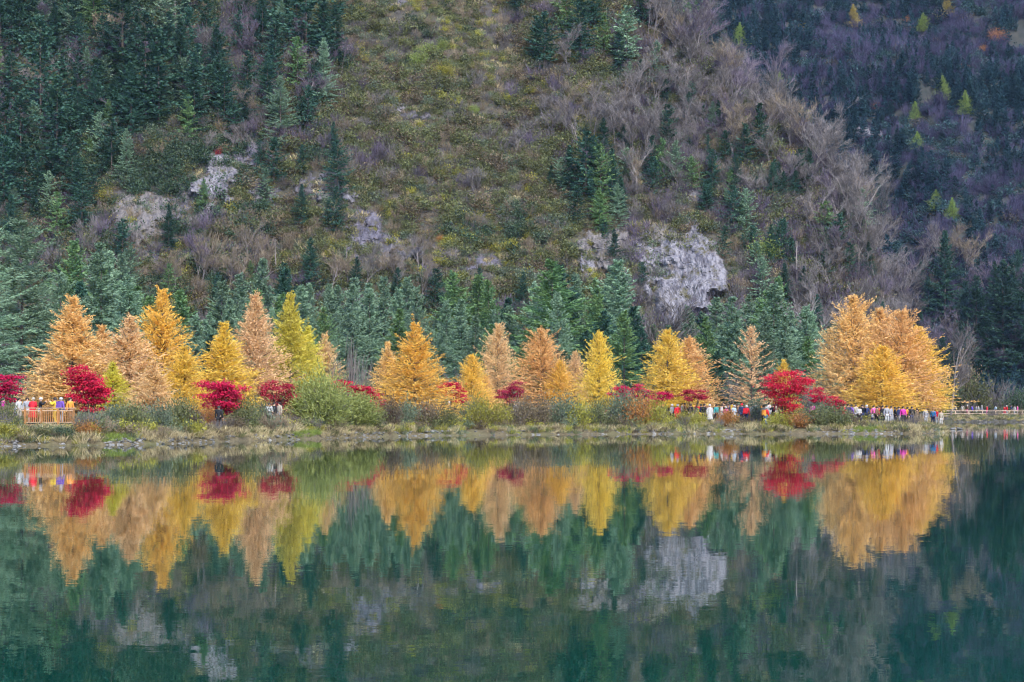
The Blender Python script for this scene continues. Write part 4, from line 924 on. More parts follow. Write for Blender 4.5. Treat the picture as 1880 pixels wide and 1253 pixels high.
# ------------------------------------------------------------------ grass, low growth and stones along the water
rng = np.random.default_rng(91)
def bank_points(n, o0, o1, px0=-150, px1=2050):
    px = rng.uniform(px0, px1, n); D = np.where(px > 1746, 284.0, np.interp(px, SH_PX, SH_D)) + rng.uniform(-1.5, o1 * 1.3 + 3, n)
    X = (px - CX) / F_PX * D; s = shore_d(X, D); k = (s > o0) & (s < o1)
    return np.stack([X, D, H(X, D)], 1)[k], px[k], s[k]
P, px, s = bank_points(14000, 0.06, 9.0)
cl = fbm(px / 38.0, s / 3.0, 71, 3)
green = np.zeros(len(P), bool)
for gx, gw in ((215, 26), (565, 26), (1592, 24), (1470, 16), (1340, 14), (880, 20)): green |= (np.abs(px - gx) < gw) & (s < 2.2)
dry = (~green) & (cl > -0.42)
tan = dry & (((px > 250) & (px < 720)) | (rng.uniform(size=len(px)) < 0.4))
Ye = rng.uniform(160, 284, 1400); Xe = 36.2 + (Ye - 166) * 0.2 - rng.uniform(0, 6, 1400); E = np.stack([Xe, Ye, H(Xe, Ye)], 1)
scatter('dry_grass', np.concatenate([P[tan], E]), [(t, M['grass_dry']) for t in TUFT] + [(TUFT[0], M['brown_leaf']), (TUFT[1], M['olive'])], 'dry tan grass along the bank', 'grass', 0.5, 1.25, 11)
scatter('olive_grass', P[dry & ~tan], [(TUFT[0], M['olive']), (TUFT[1], M['sage']), (TUFT[2], M['yellow_leaf']), (TUFT[3], M['brown_leaf'])], 'olive and yellowing grass along the bank', 'grass', 0.5, 1.2, 18)
G, gx, gs = bank_points(9000, 0.05, 1.9)
gm = np.zeros(len(G), bool)
for c, w in ((215, 26), (565, 26), (1592, 24)): gm |= np.abs(gx - c) < w * np.sqrt(np.maximum(0, 1 - (gs / 2.0) ** 2))
scatter('green_grass', G[gm], [(t, M['grass_green']) for t in TUFT], 'fresh green grass patches at the waterline', 'grass', 0.4, 0.75, 12)
P, px, s = bank_points(2600, 1.6, 16.0)
dkz = (px > 30) & (px < 150)
P, px, s = P[~dkz], px[~dkz], s[~dkz]
op = ((px > 1225) & (px < 1425) & (s < 9)) | ((px > 1555) & (px < 1745) & (s < 7)) | ((px > 360) & (px < 530) & (s < 3)) | (px > 1745)
scatter('low_bank_growth', np.concatenate([P[op][::3], P[~op]]), [(L3[0], M['olive']), (L3[1], M['sage']), (L3[2], M['brown_leaf']), (B3[0], M['twig_tan']), (L3[1], M['yellow_leaf']), (B3[1], M['twig'])], 'low weeds and seed heads covering the bank', 'weeds', 0.35, 0.8, 13)
P, px, s = bank_points(1500, 14.0, 40.0, -150, 1745)
P = P[(px < 30) | (px > 150)]
scatter('understory', P, [(L3[0], M['olive']), (L3[1], M['sage']), (L3[2], M['scrub_dark']), (B3[0], M['twig']), (B3[1], M['twig_purple'])], 'dim undergrowth beneath the larches and spruces', 'undergrowth', 0.35, 0.75, 14)
X = rng.uniform(56, 92, 500); Y = rng.uniform(304, 420, 500); P = np.stack([X, Y, H(X, Y)], 1)
scatter('valley_undergrowth', P, [(L3[0], M['olive']), (L3[2], M['scrub_dark']), (B3[0], M['twig']), (B3[1], M['twig_purple'])], 'dim undergrowth behind the far railing', 'undergrowth', 0.8, 2.0, 15)

def boulder(seed, flat=0.6):
    rg = np.random.default_rng(seed)
    import bmesh
    bm = bmesh.new(); bmesh.ops.create_icosphere(bm, subdivisions=2, radius=1.0)
    ax = rg.normal(size=(7, 3)); ax /= np.linalg.norm(ax, axis=1)[:, None]; dd = rg.uniform(0.55, 0.9, 7)
    for v in bm.verts:
        c = np.array(v.co)
        for a, d in zip(ax, dd):
            t = c @ a
            if t > d: c = c - a * (t - d) * 0.9
        c = c * np.array([1.0, 0.8, flat]) * (1 + rg.normal(0, 0.03)); v.co = c
    me = bpy.data.meshes.new('boulder'); bm.to_mesh(me); bm.free(); me.materials.append(M['stone']); return me
BO = [boulder(k, 0.45 + 0.12 * (k % 3)) for k in range(5)]
P, px, s = bank_points(16000, -0.2, 0.85)
P[:, 2] = np.maximum(P[:, 2], -0.02)
dens = fbm(px / 45.0, s * 0, 81, 3) + 0.25
P = P[(rng.uniform(size=len(P)) < np.clip(0.25 + dens * 1.2, 0.04, 0.9))]
scatter('shore_stones', P, [(b, M['stone']) for b in BO] + [(BO[0], M['stone_dark'])], 'small grey and white stones lining the waterline', 'stones', 0.05, 0.17, 16)
for i, (px, w, mt, lab) in enumerate([(985, 16, 'stone_dark', 'dark boulder at the waterline in the middle'), (1530, 22, 'stone', 'flat grey boulder below the larch clump'), (1356, 12, 'stone', 'white stone left of the red jacket with jeans'), (1366, 9, 'stone', 'smaller white stone right beside the white one'), (1098, 14, 'stone', 'pale flat stone below the slim yellow larch'), (1130, 12, 'stone', 'pale stone right of the flat one'),
   (135, 10, 'stone', 'white stone below the right end of the deck'), (152, 10, 'stone', 'white stone right of the deck stones'), (160, 8, 'stone', 'small white stone by the deck waterline'), (250, 12, 'stone', 'grey stone at the left waterline'), (365, 14, 'stone_dark', 'dark stone below the maple with one person'), (606, 14, 'stone_dark', 'dark stone below the willow'), (1462, 16, 'stone', 'flat pale slab below the largest maple'), (1250, 12, 'stone', 'pale stone below the red coat'), (1300, 14, 'stone', 'pale flat stone left of the white stone pair')]):
    p = bank_pos(px, 0.15); q = p[1] / F_PX * w / 2
    o = obj('boulder', BO[i % 5], None, M[mt], (p[0], p[1], 0.02)); o.scale = (q, q, q * 0.8); o.rotation_euler = (0, 0, i)
    tag(o, lab, 'boulder', 'larger stones at the waterline')

# ------------------------------------------------------------------ viewing deck, railings
def beam(name, parent, lo, hi, mat):
    b = MB(); b.box(lo, hi); return obj(name, b.mesh(name, [mat]), parent)
D0 = 118.0; xl, xr = (44 - CX) / F_PX * D0, (137 - CX) / F_PX * D0; zf = 1.12
dk = tag(empty('viewing_deck', (xl, D0, zf)), 'orange wooden viewing deck with slatted railing above the left bank', 'deck')
Wd = xr - xl
for k in range(24):
    x = Wd * k / 24; beam('plank', dk, (x + 0.005, 0, -0.04), (x + Wd / 24 - 0.005, 3.2, 0), M['wood_deck'])
beam('fascia', dk, (0, -0.06, -0.24), (Wd, -0.003, -0.02), M['wood_pale'])
for x in (0.1, Wd * 0.5, Wd - 0.1):
    for y in (0.1, 2.9): beam('support_post', dk, (x - 0.07, y - 0.07, -1.3), (x + 0.07, y + 0.07, -0.045), M['wood_deck'])
rl = empty('railing', (0, 0, 0)); rl.parent = dk
for x in (0.05, Wd * 0.34, Wd * 0.67, Wd - 0.05): beam('post', rl, (x - 0.055, 0.02, 0.003), (x + 0.055, 0.13, 0.93), M['wood_deck'])
beam('top_rail', rl, (-0.05, 0.0, 0.932), (Wd + 0.05, 0.15, 0.985), M['wood_pale'])
beam('middle_rail', rl, (0, 0.055, 0.78), (Wd, 0.085, 0.84), M['wood_pale'])
beam('bottom_rail', rl, (0, 0.055, 0.08), (Wd, 0.085, 0.14), M['wood_pale'])
bb = MB(); bb.box((-0.025, 0.06, 0.143), (0.025, 0.08, 0.777)); bme = bb.mesh('baluster', [M['wood_deck']])
for k in range(26): obj('baluster', bme, rl, None, (0.12 + (Wd - 0.24) * k / 25, 0, 0))
def side_rail(name, px0, px1, D, label, rails, step, hgt, mat, dz=0.0, slope=0.0, bal=0):
    x0, x1 = (px0 - CX) / F_PX * D, (px1 - CX) / F_PX * D
    z = float(H((x0 + x1) / 2, D)) + dz; w = x1 - x0
    r = tag(empty(name, (x0, D, z)), label, 'railing')
    n = int(w / step) + 1
    pb = MB(); pb.box((-0.06, -0.06, -0.5), (0.06, 0.06, hgt)); pm = pb.mesh('post', [M[mat]])
    for k in range(n + 1): obj('post', pm, r, None, (w * k / n, 0, 0))
    for zz in rails: beam('rail', r, (-0.1, -0.095, zz - 0.045), (w + 0.1, -0.063, zz + 0.045), M[mat])
    if bal:
        cb = MB(); cb.box((-0.025, -0.06, 0.1), (0.025, -0.03, hgt - 0.1)); cm = cb.mesh('baluster', [M[mat]])
        for k in range(bal): obj('baluster', cm, r, None, (w * (k + 0.5) / bal, 0, 0))
    return r
side_rail('shore_railing', 730, 852, 161, 'short reddish brown railing among shrubs below the solitary golden larch', (0.25, 0.95), 1.6, 1.0, 'wood_deck', 0.1, bal=30)
side_rail('far_railing', 1680, 2050, 292, 'long pale wooden railing on the far bank at the right', (0.2, 0.55, 0.95), 2.0, 1.0, 'wood_light', 0.0)

# ------------------------------------------------------------------ people: bodies grown from posed skeletons with the skin modifier
def skin_mesh(name, V, E, Rr, root=0, levels=1):
    me = bpy.data.meshes.new(name); me.from_pydata([tuple(v) for v in V], [tuple(e) for e in E], [])
    o = bpy.data.objects.new(name, me); COL.objects.link(o)
    md = o.modifiers.new('skin', 'SKIN'); md.use_smooth_shade = True
    for i, d in enumerate(me.skin_vertices[0].data):
        d.radius = (Rr[i], Rr[i]) if np.isscalar(Rr[i]) else Rr[i]; d.use_root = (i == root)
    s = o.modifiers.new('sub', 'SUBSURF'); s.levels = s.render_levels = levels
    out = bpy.data.meshes.new_from_object(o.evaluated_get(bpy.context.evaluated_depsgraph_get()))
    bpy.data.objects.remove(o); bpy.data.meshes.remove(me); out.name = name
    return out
def pose(arms='down', walk=0.0, lean=0.0):
    """joint positions in metres, a 1.68 m figure facing -Y"""
    J = {'pelvis': (0, 0, .92), 'waist': (0, -lean * .2, 1.08), 'chest': (0, -lean * .5, 1.28), 'neck': (0, -lean * .7, 1.43), 'head': (0, -.02 - lean * .8, 1.54), 'crown': (0, -lean * .85, 1.63), 'nose': (0, -.115 - lean * .8, 1.53)}
    for s, k in ((-1, 'l'), (1, 'r')):
        st = walk * s
        J['hip' + k] = (s * .09, 0, .88); J['knee' + k] = (s * .1, -.06 - st * .7, .49); J['ankle' + k] = (s * .1, .02 - st, .09 + max(0, -st) * .15); J['toe' + k] = (s * .12, -.15 - st, .045)
        J['sh' + k] = (s * .17, -lean * .6, 1.38)
        if arms == 'down' : a = ((s * .235, .02 + st * .3, 1.12), (s * .25, -.05 + st * .5, .88), (s * .25, -.08 + st * .55, .80))
        elif arms == 'photo': a = ((s * .24, -.14, 1.2), (s * .10, -.33, 1.40), (s * .06, -.38, 1.45))
        elif arms == 'wave': a = ((.3, -.04, 1.42), (.53, -.12, 1.45), (.62, -.14, 1.47)) if s > 0 else ((-.24, .02, 1.12), (-.24, -.1, .9), (-.24, -.14, .84))
        else: a = ((s * .25, .02, 1.14), (s * .17, -.2, 1.08), (s * .06, -.26, 1.10))
        J['el' + k], J['wr' + k], J['ha' + k] = a
    return J
def figure(arms, walk, lean, tag_):
    J = pose(arms, walk, lean); P = {}
    names = list(J); idx = {n: i for i, n in enumerate(names)}
    rad = dict(pelvis=.115, waist=.105, chest=.125, neck=.05, head=.092, crown=.07, nose=.018, hip=.085, knee=.058, ankle=.038, toe=.035, sh=.06, el=.043, wr=.03, ha=.038)
    ed = [('pelvis', 'waist'), ('waist', 'chest'), ('chest', 'neck'), ('neck', 'head'), ('head', 'crown'), ('head', 'nose')]
    for k in 'lr': ed += [('pelvis', 'hip' + k), ('hip' + k, 'knee' + k), ('knee' + k, 'ankle' + k), ('ankle' + k, 'toe' + k), ('chest', 'sh' + k), ('sh' + k, 'el' + k), ('el' + k, 'wr' + k), ('wr' + k, 'ha' + k)]
    def r(n): return rad[n[:-1]] if n[:-1] in rad and n not in rad else rad[n]
    P['body'] = skin_mesh('body_' + tag_, [J[n] for n in names], [(idx[a], idx[b]) for a, b in ed], [r(n) for n in names], idx['pelvis'])
    def sub(nm, keep, edges, grow, over=None):
        ns = keep; ix = {n: i for i, n in enumerate(ns)}; JJ = dict(J); JJ.update(over or {})
        P[nm] = skin_mesh(nm + '_' + tag_, [JJ[n] for n in ns], [(ix[a], ix[b]) for a, b in edges], [r(n) + grow if n in rad or n[:-1] in rad else grow for n in ns], 0)
    arm = [e for k in 'lr' for e in (('chest', 'sh' + k), ('sh' + k, 'el' + k), ('el' + k, 'wr' + k))]
    sub('jacket', ['pelvis', 'waist', 'chest', 'neck'] + [n + k for k in 'lr' for n in ('sh', 'el', 'wr')], [('pelvis', 'waist'), ('waist', 'chest'), ('chest', 'neck')] + arm, .024, {'pelvis': (0, 0, .84)})
    sub('trousers', ['pelvis'] + [n + k for k in 'lr' for n in ('hip', 'knee', 'ankle')], [e for k in 'lr' for e in (('pelvis', 'hip' + k), ('hip' + k, 'knee' + k), ('knee' + k, 'ankle' + k))], .016, {})
    # long coat: bell from the chest to the calf
    b = MB(); z = np.array([.42, .6, .8, 1.0, 1.2, 1.36, 1.44]); rr = np.array([.27, .25, .215, .185, .18, .16, .09])
    an = np.arange(14) * 2 * math.pi / 14
    V = np.stack([np.stack([np.cos(an) * q * 1.05, np.sin(an) * q * .8 - lean * .5 * max(0, (zz - .9)), 0 * an + zz], 1) for zz, q in zip(z, rr)]).reshape(-1, 3)
    i = (np.arange(6)[:, None] * 14 + np.arange(14)[None]).ravel(); j = (np.arange(6)[:, None] * 14 + (np.arange(14)[None] + 1) % 14).ravel()
    b.add(V, np.stack([i, j, j + 14, i + 14], 1))
    for k in 'lr': b.tube([J['sh' + k], J['el' + k], J['wr' + k]], [.085, .075, .06], 8)
    P['coat'] = b.mesh('coat_' + tag_, [], True)
    hx, hy, hz = J['head']
    def cap(nm, rx, ry, rz, z0, brim=0.0, back=0.0):
        m = MB(); th = np.linspace(0.02, math.pi * z0, 6)
        V = np.stack([np.stack([np.cos(an) * math.sin(t) * rx + hx, np.sin(an) * math.sin(t) * ry + hy + .015 + back * (t > 1.2), 0 * an + math.cos(t) * rz + hz + .02], 1) for t in th])
        if brim: V = np.concatenate([V, V[-1:] * [1, 1, 1] + (V[-1:] - [hx, hy, 0]) * [brim, brim, 0]])
        V = V.reshape(-1, 3); n = len(V) // 14
        i = (np.arange(n - 1)[:, None] * 14 + np.arange(14)[None]).ravel(); j = (np.arange(n - 1)[:, None] * 14 + (np.arange(14)[None] + 1) % 14).ravel()
        m.add(V, np.stack([i, i + 14, j + 14, j], 1)); P[nm] = m.mesh(nm + '_' + tag_, [], True)
    cap('hair', .115, .122, .125, .60, back=.03); cap('hat', .12, .128, .135, .52, brim=.25)
    m = MB(); m.box((-.15, .13, .98), (.15, .30, 1.42)); m.box((-.11, .30, 1.02), (.11, .36, 1.22)); P['backpack'] = m.mesh('backpack_' + tag_)
    for k in 'lr':
        m = MB(); a, t = np.array(J['ankle' + k]), np.array(J['toe' + k]); m.tube([a + (0, .06, -.04), (a + t) / 2 + (0, 0, -.01), t + (0, -.02, -.005)], [.055, .055, .04], 6); P['shoe' + k] = m.mesh('shoe_' + tag_, [], True)
    for k in P: 
        if not P[k].materials: P[k].materials.append(None)
    return P
FIGS = {'stand': figure('down', 0, 0, 'standing'), 'walk': figure('down', .2, .06, 'walking'), 'photo': figure('photo', 0, .04, 'raising'), 'wave': figure('wave', 0, 0, 'reaching'), 'hold': figure('hold', .08, .1, 'holding')}
CLO = dict(white=(.40, .395, .39), cream=(.34, .30, .24), red=(.55, .015, .03), pink=(.62, .10, .30), magenta=(.45, .03, .25), black=(.015, .015, .018), navy=(.02, .03, .09), blue=(.05, .22, .50), paleblue=(.38, .50, .62), purple=(.14, .07, .33), violet=(.13, .08, .6),
           yellow=(.62, .42, .04), orange=(.65, .25, .04), grey=(.30, .30, .32), jeans=(.12, .22, .42), brown=(.16, .09, .05), green=(.12, .25, .12), teal=(.04, .25, .25), palegrey=(.25, .25, .275))
CM = {}
def cloth(c):
    if c not in CM: a = np.array(CLO[c]); CM[c] = solid_mat(c + '_cloth', tuple(a * 0.8), tuple(a), 9, 0.85)
    return CM[c]
M['skin'] = solid_mat('skin', (0.45, 0.26, 0.18), (0.55, 0.34, 0.25), 8, 0.6)
M['hair'] = solid_mat('dark_hair', (0.01, 0.008, 0.007), (0.03, 0.022, 0.018), 20, 0.5)
def person(px, D, pz, jk, tr, label, rz=0.0, hat=None, pack=None, coat=False, h=1.68, z=None):
    P = FIGS[pz]; s = h / 1.68; p = at(px, D)
    if z is not None: p[2] = z
    t = tag(empty('person', p, rz, s), label, 'person', 'visitors on the lake shore')
    obj('body', P['body'], t, M['skin'])
    obj('trousers', P['trousers'], t, cloth(tr))
    obj('coat' if coat else 'jacket', P['coat' if coat else 'jacket'], t, cloth(jk))
    obj('hat' if hat else 'hair', P['hat' if hat else 'hair'], t, cloth(hat) if hat else M['hair'])
    for k in 'lr': obj('shoe', P['shoe' + k], t, cloth('black'))
    if pack: obj('backpack', P['backpack'], t, cloth(pack))
    return t
PI = math.pi
zd = 1.12
PEOPLE = [
 # viewing deck
 dict(px=50, D=120.2, pz='stand', jk='palegrey', tr='grey', label='person in a pale grey jacket at the left end of the deck', rz=0.4, z=zd, h=1.6),
 dict(px=60, D=118.9, pz='hold', jk='red', tr='red', label='person in a wide red coat leaning on the deck railing', rz=2.8, hat='cream', z=zd, h=1.6, coat=True),
 dict(px=74, D=119.1, pz='photo', jk='black', tr='white', label='person in black with a white hat beside the red coat on the deck', rz=1.9, hat='white', z=zd, h=1.6),
 dict(px=102, D=119.1, pz='photo', jk='yellow', tr='yellow', label='person in yellow holding a phone up on the deck', rz=-1.7, z=zd, h=1.6),
 dict(px=112, D=119.2, pz='stand', jk='purple', tr='palegrey', label='person in purple with pale trousers on the deck', rz=2.6, hat='white', pack='purple', z=zd, h=1.6),
 dict(px=129, D=120.6, pz='stand', jk='orange', tr='brown', label='person in orange brown at the right end of the deck', rz=0.8, z=zd, h=1.6),
 dict(px=35, D=124, pz='stand', jk='white', tr='cream', label='person in white just left of the deck', rz=1.0, z=zd, h=1.6), dict(px=30, D=134.0, pz='photo', jk='cream', tr='grey', label='person in cream behind the white one left of the deck', rz=0.2, z=zd, h=1.6),
 dict(px=5, D=123, pz='walk', jk='magenta', tr='black', label='person in magenta by the left edge under the cut-off maple', rz=1.5, z=zd, h=1.6),
 dict(px=402, D=124.6, pz='stand', jk='black', tr='black', label='lone person in black under the crimson maple', rz=2.9, h=1.66),
 dict(px=494, D=134.5, pz='hold', jk='white', tr='palegrey', label='person in white left of the willow bush', rz=0.4), dict(px=503, D=136, pz='stand', jk='black', tr='black', label='person in black beside the white one left of the willow', rz=1.0), dict(px=513, D=137, pz='stand', jk='cream', tr='grey', label='person in cream half hidden left of the willow', rz=-.8),
 dict(px=706, D=160, pz='walk', jk='white', tr='grey', label='person in white walking left of the solitary golden larch', rz=1.4), dict(px=727, D=161.5, pz='stand', jk='cream', tr='grey', label='person in cream at the left end of the short railing', rz=0.6),
 dict(px=782, D=159.5, pz='hold', jk='pink', tr='white', label='person in dusty pink under the solitary golden larch', rz=0.3, hat='pink'), dict(px=815, D=163, pz='stand', jk='black', tr='black', label='person in black at the short railing', rz=2.9), dict(px=826, D=163.2, pz='hold', jk='navy', tr='black', label='person in navy at the right end of the short railing', rz=-2.6, hat='white'),
 dict(px=947, D=166, pz='stand', jk='white', tr='white', label='left one of two people in long white coats', rz=0.8, coat=True, hat='white'), dict(px=954, D=166.4, pz='hold', jk='cream', tr='cream', label='right one of two people in long white coats', rz=-0.9, coat=True, hat='cream'),
 dict(px=1022, D=168, pz='wave', jk='pink', tr='brown', label='person in bright pink with one arm out, centre of the shore', rz=0.0), dict(px=1076, D=166, pz='wave', jk='palegrey', tr='palegrey', label='person in a pale grey coat stretching one arm out', rz=0.0, coat=True), dict(px=1070, D=168, pz='stand', jk='navy', tr='black', label='person in navy behind the pale grey coat', rz=2.0),
 dict(px=1106, D=163, pz='stand', jk='white', tr='white', label='small person in white under the slim yellow larch', rz=.5, h=1.3), dict(px=1112, D=163.5, pz='hold', jk='red', tr='brown', label='small person in red under the slim yellow larch', rz=-.5, h=1.4), dict(px=1206, D=166, pz='stand', jk='white', tr='grey', label='person in white under the low bright red maple', rz=.5),
 # middle right
 dict(px=1233, D=166, pz='walk', jk='palegrey', tr='black', label='person in a white jacket and black trousers beside the long red coat', rz=0.9, hat='white'), dict(px=1244, D=165.8, pz='stand', jk='red', tr='red', label='person in a long red coat and white hat', rz=0.2, coat=True, hat='white'),
 dict(px=1268, D=167, pz='stand', jk='black', tr='grey', label='person in black right of the long red coat', rz=2.2), dict(px=1270, D=163.6, pz='hold', jk='white', tr='black', label='small person in white crouched low right of the long red coat', rz=1.0, h=1.1), dict(px=1279, D=170, pz='hold', jk='green', tr='grey', label='person in green grey bending forward', rz=1.4), dict(px=1287, D=168, pz='wave', jk='red', tr='orange', label='person in red and orange reaching sideways', rz=3.1),
 dict(px=1297, D=174, pz='stand', jk='purple', tr='black', label='person in purple behind the reaching one', rz=0.6), dict(px=1303, D=166, pz='stand', jk='white', tr='cream', label='person in a long white coat right of the red and orange one', rz=0.2, coat=True, hat='white'), dict(px=1310, D=175, pz='stand', jk='black', tr='black', label='person in black far behind the long white coat', rz=1.0, hat='white'),
 dict(px=1324, D=166.4, pz='hold', jk='white', tr='palegrey', label='person in a long white coat turning right beside the pink one', rz=1.3, coat=True), dict(px=1329, D=172, pz='stand', jk='black', tr='black', label='person in black behind the turning white coat', rz=-.6), dict(px=1333, D=165.6, pz='hold', jk='pink', tr='pink', label='person in pink with a white hat', rz=-.4, hat='white', h=1.5),
 dict(px=1347, D=166, pz='hold', jk='paleblue', tr='white', label='person in pale blue with a white hat', rz=0.6, hat='white', h=1.6), dict(px=1344, D=172, pz='stand', jk='yellow', tr='black', label='person in yellow behind the pale blue one', rz=1.2), dict(px=1362, D=164.6, pz='stand', jk='navy', tr='navy', label='tall person in navy with a reddish cap', rz=2.8, hat='red', h=1.78),
 dict(px=1370, D=163.4, pz='walk', jk='red', tr='navy', label='person in a red jacket and dark trousers beside the navy one', rz=2.6, hat='white', pack='red'), dict(px=1375, D=166.5, pz='stand', jk='navy', tr='black', label='person in dark clothes just right of the red jacket', rz=0.4), dict(px=1384, D=168, pz='hold', jk='navy', tr='black', label='person in navy left of the largest maple', rz=-1.2, pack='black'), dict(px=1389, D=170, pz='stand', jk='palegrey', tr='grey', label='person in pale grey left of the largest maple', rz=.5),
 dict(px=1396, D=172, pz='stand', jk='orange', tr='black', label='person in orange far behind the jeans wearer', rz=.8), dict(px=1402, D=163.6, pz='stand', jk='cream', tr='black', label='person in cream with dark hair right behind the jeans wearer', rz=2.7, h=1.74), dict(px=1406, D=161.4, pz='walk', jk='red', tr='jeans', label='person in red jacket and blue jeans nearest to the water', rz=2.2, hat='white', pack='orange', h=1.7),
 dict(px=1412, D=170, pz='stand', jk='white', tr='grey', label='person in white close left of the largest maple trunk', rz=0.6), dict(px=1420, D=166, pz='photo', jk='black', tr='black', label='person in black taking a photo under the largest maple', rz=-.9), dict(px=1425, D=167, pz='stand', jk='cream', tr='grey', label='person in cream under the largest maple', rz=.9),
 # spit
 dict(px=1492, D=170, pz='stand', jk='magenta', tr='black', label='person in magenta behind the low crimson maple', rz=.3), dict(px=1504, D=170.5, pz='hold', jk='navy', tr='black', label='person in navy behind the low crimson maple', rz=1.2), dict(px=1517, D=170, pz='stand', jk='palegrey', tr='grey', label='person in grey under the low crimson maple', rz=-.7), dict(px=1528, D=171, pz='stand', jk='black', tr='black', label='person in black under the low crimson maple', rz=.5),
 dict(px=1548, D=168, pz='hold', jk='red', tr='red', label='person in red at the left edge of the larch trunks', rz=1.4, coat=True), dict(px=1557, D=169, pz='stand', jk='navy', tr='grey', label='person in navy next to the red one by the larch trunks', rz=.2), dict(px=1571, D=168, pz='stand', jk='cream', tr='grey', label='person in a cream coat facing the lake under the larches', rz=0.1), dict(px=1577, D=165, pz='hold', jk='white', tr='black', label='person in white top and black trousers in front of the larches', rz=.4, h=1.55),
 dict(px=1586, D=171, pz='stand', jk='teal', tr='black', label='person in teal behind the blue backpack', rz=.8), dict(px=1591, D=167.4, pz='stand', jk='navy', tr='black', label='person with a bright blue backpack and white hat', rz=0.1, hat='white', pack='blue'), dict(px=1601, D=165.4, pz='hold', jk='palegrey', tr='navy', label='small person crouching in front of the larches', rz=1.1, h=1.05), dict(px=1604, D=169, pz='stand', jk='pink', tr='black', label='person with a pink scarf behind the crouching one', rz=.4),
 dict(px=1614, D=170, pz='stand', jk='red', tr='brown', label='person in red between the larch trunks', rz=-.5), dict(px=1620, D=169, pz='stand', jk='black', tr='black', label='person in black left of the purple backpack', rz=.7), dict(px=1628, D=165.6, pz='stand', jk='palegrey', tr='white', label='person with a purple backpack and white trousers', rz=0.2, pack='purple'), dict(px=1636, D=167, pz='stand', jk='palegrey', tr='black', label='person in a long pale grey coat right of the purple backpack', rz=.9, coat=True),
 dict(px=1658, D=166.4, pz='stand', jk='magenta', tr='black', label='person in magenta and purple under the right larches', rz=.2, pack='magenta'), dict(px=1664, D=168, pz='hold', jk='orange', tr='black', label='person in orange behind the magenta one', rz=1.2), dict(px=1699, D=174, pz='stand', jk='palegrey', tr='grey', label='person in pale grey at the right end of the larch trunks', rz=.4), dict(px=1713, D=176, pz='stand', jk='blue', tr='navy', label='person in blue at the right end of the spit', rz=-.6), dict(px=1719, D=177, pz='stand', jk='red', tr='grey', label='person in red at the right end of the spit', rz=.6), dict(px=1727, D=177, pz='stand', jk='cream', tr='white', label='person in cream standing apart right of the spit bush', rz=.3),
]
for d in PEOPLE: person(**d)
EXTRA = [
 (1216, 168, 'walk', 'black', 'grey', 'person in black walking left of the white jacket and black trousers'), (1252, 169, 'stand', 'grey', 'black', 'person in grey right behind the long red coat'), (1259, 168.5, 'hold', 'brown', 'black', 'person in brown between the long red coat and the black one'), (1292, 166.5, 'walk', 'black', 'navy', 'person in black walking between the reaching one and the long white coat'),
 (1315, 167.5, 'walk', 'teal', 'black', 'person in teal walking between the two long white coats'), (1339, 168.5, 'photo', 'navy', 'black', 'person in navy holding a phone up behind the pink one'), (1354, 167.5, 'stand', 'brown', 'grey', 'person in brown between the pale blue and the tall navy one'), (1379, 164.6, 'walk', 'grey', 'jeans', 'person in grey and jeans right of the red jacket'),
 (1393, 166, 'photo', 'black', 'black', 'person in black holding a phone up left of the jeans wearer'), (1541, 167.2, 'walk', 'black', 'grey', 'person in black walking left of the red one by the larch trunks'), (1564, 166.6, 'walk', 'purple', 'black', 'person in purple walking left of the cream coat'), (1583, 167.2, 'photo', 'black', 'navy', 'person in black holding a phone up left of the blue backpack'),
 (1609, 166.8, 'walk', 'brown', 'black', 'person in brown walking right of the pink scarf'), (1644, 167.5, 'walk', 'black', 'black', 'person in black walking right of the long pale grey coat'), (1650, 168.4, 'stand', 'navy', 'grey', 'person in navy left of the magenta one'), (1674, 167.6, 'walk', 'black', 'navy', 'person in black walking right of the orange one'), (1684, 168.6, 'photo', 'brown', 'black', 'person in brown holding a phone up at the right larch trunks')]
for i, (px, D, pz, jk, tr, lab) in enumerate(EXTRA): person(px, D, pz, jk, tr, lab, rz=1.7 * math.sin(i * 2.3), pack='navy' if i % 5 == 3 else None, h=1.6 + 0.04 * (i % 4))
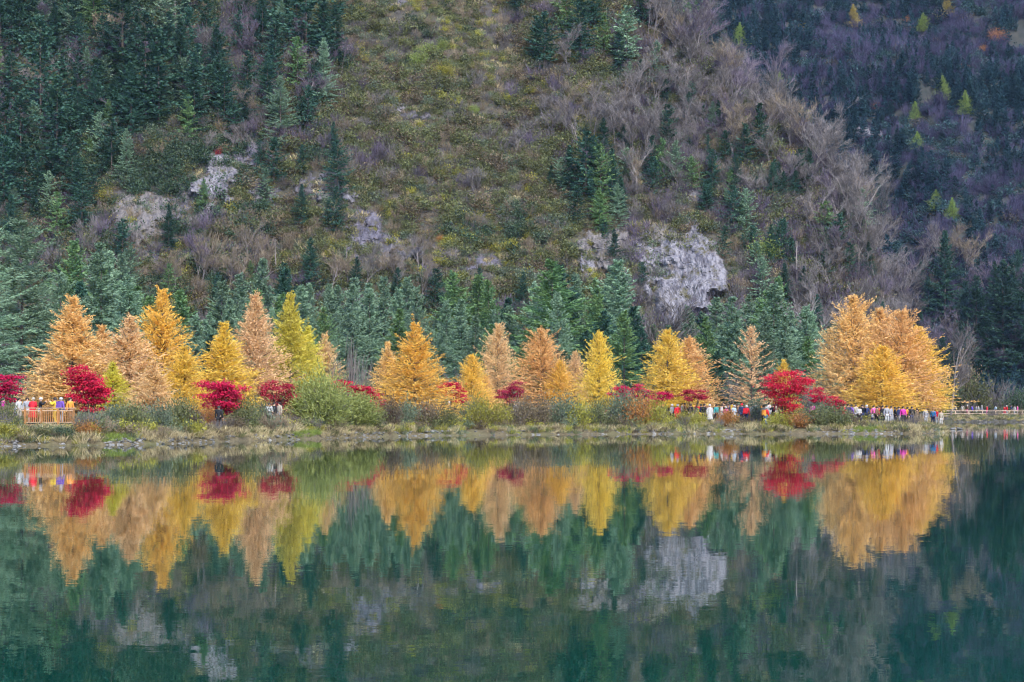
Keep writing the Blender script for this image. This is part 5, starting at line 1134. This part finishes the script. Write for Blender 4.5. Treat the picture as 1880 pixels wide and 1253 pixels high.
FARP = [(1747, 'white', 'white', 'leftmost person in white at the far railing'), (1750, 'palegrey', 'grey', 'person in pale grey second from the left at the far railing'), (1755, 'white', 'black', 'person in white third from the left at the far railing'), (1765, 'white', 'black', 'person in white and black fourth along the far railing'), (1769, 'cream', 'black', 'person in cream with a white hat at the far railing'), (1775, 'brown', 'pink', 'person in brown at the far railing'),
 (1785, 'violet', 'black', 'person in vivid violet at the far railing'), (1792, 'grey', 'white', 'person in grey right of the violet one at the far railing'), (1797, 'white', 'black', 'person in white under reddish leaves at the far railing'), (1802, 'palegrey', 'black', 'person in light grey amid the far railing'), (1812, 'red', 'pink', 'first person in red from the left at the far railing'), (1827, 'paleblue', 'black', 'person in pale blue at the far railing'), (1844, 'red', 'white', 'person in a broad red coat at the far railing'),
 (1848, 'red', 'grey', 'person in red right behind the broad red coat'), (1857, 'navy', 'black', 'person in navy at the right of the far railing'), (1862, 'white', 'palegrey', 'person in white next to the navy one at the far railing'), (1868, 'pink', 'grey', 'rightmost person in pink at the far railing')]
for i, (px, jk, tr, lab) in enumerate(FARP):
    person(px, 294.0 + (i % 3) * 0.9, ['walk', 'stand', 'hold'][i % 3], jk, tr, lab, rz=(PI / 2 if i % 2 else -PI / 2) + 0.3 * math.sin(i * 3), hat='white' if i % 4 == 1 else None, coat=(i == 12))

# two ducks resting on the water off the far bank
def duck(px, D, lab, rz):
    t = tag(empty('duck', ((px - CX) / F_PX * D, D, 0.0), rz, 1.15), lab, 'duck', 'ducks on the lake')
    V = [(0.2, 0, .09), (0.06, 0, .06), (-.12, 0, .05), (-.24, 0, .09), (0.23, 0, .18), (0.26, 0, .25)]
    obj('body', skin_mesh('duck_body', V, [(0, 1), (1, 2), (2, 3), (0, 4), (4, 5)], [.07, .10, .09, .03, .035, .045], 1), t, M['stone_dark'])
    b = MB(); b.box((.29, -.015, .235), (.36, .015, .255)); obj('bill', b.mesh('bill', [cloth('orange')]), t)
duck(1749, 190, 'left one of two dark ducks floating off the far bank', 0.3); duck(1762, 191, 'right one of two dark ducks floating off the far bank', 2.8)

# ------------------------------------------------------------------ thin valley haze: one closed box of even air round everything
hz = MB(); hz.box((-1520, -300, -8), (1520, 1460, 520))
hm = bpy.data.materials.new('valley_haze'); hm.use_nodes = True
N, L = hm.node_tree.nodes, hm.node_tree.links; N.clear()
o_ = N.new('ShaderNodeOutputMaterial'); v_ = N.new('ShaderNodeVolumePrincipled')
v_.inputs['Color'].default_value = (0.36, 0.56, 1.0, 1); v_.inputs['Density'].default_value = 0.00005
L.new(v_.outputs[0], o_.inputs['Volume'])
tag(obj('haze', hz.mesh('haze', [hm])), 'thin bluish valley haze filling the air', 'haze', kind='stuff')
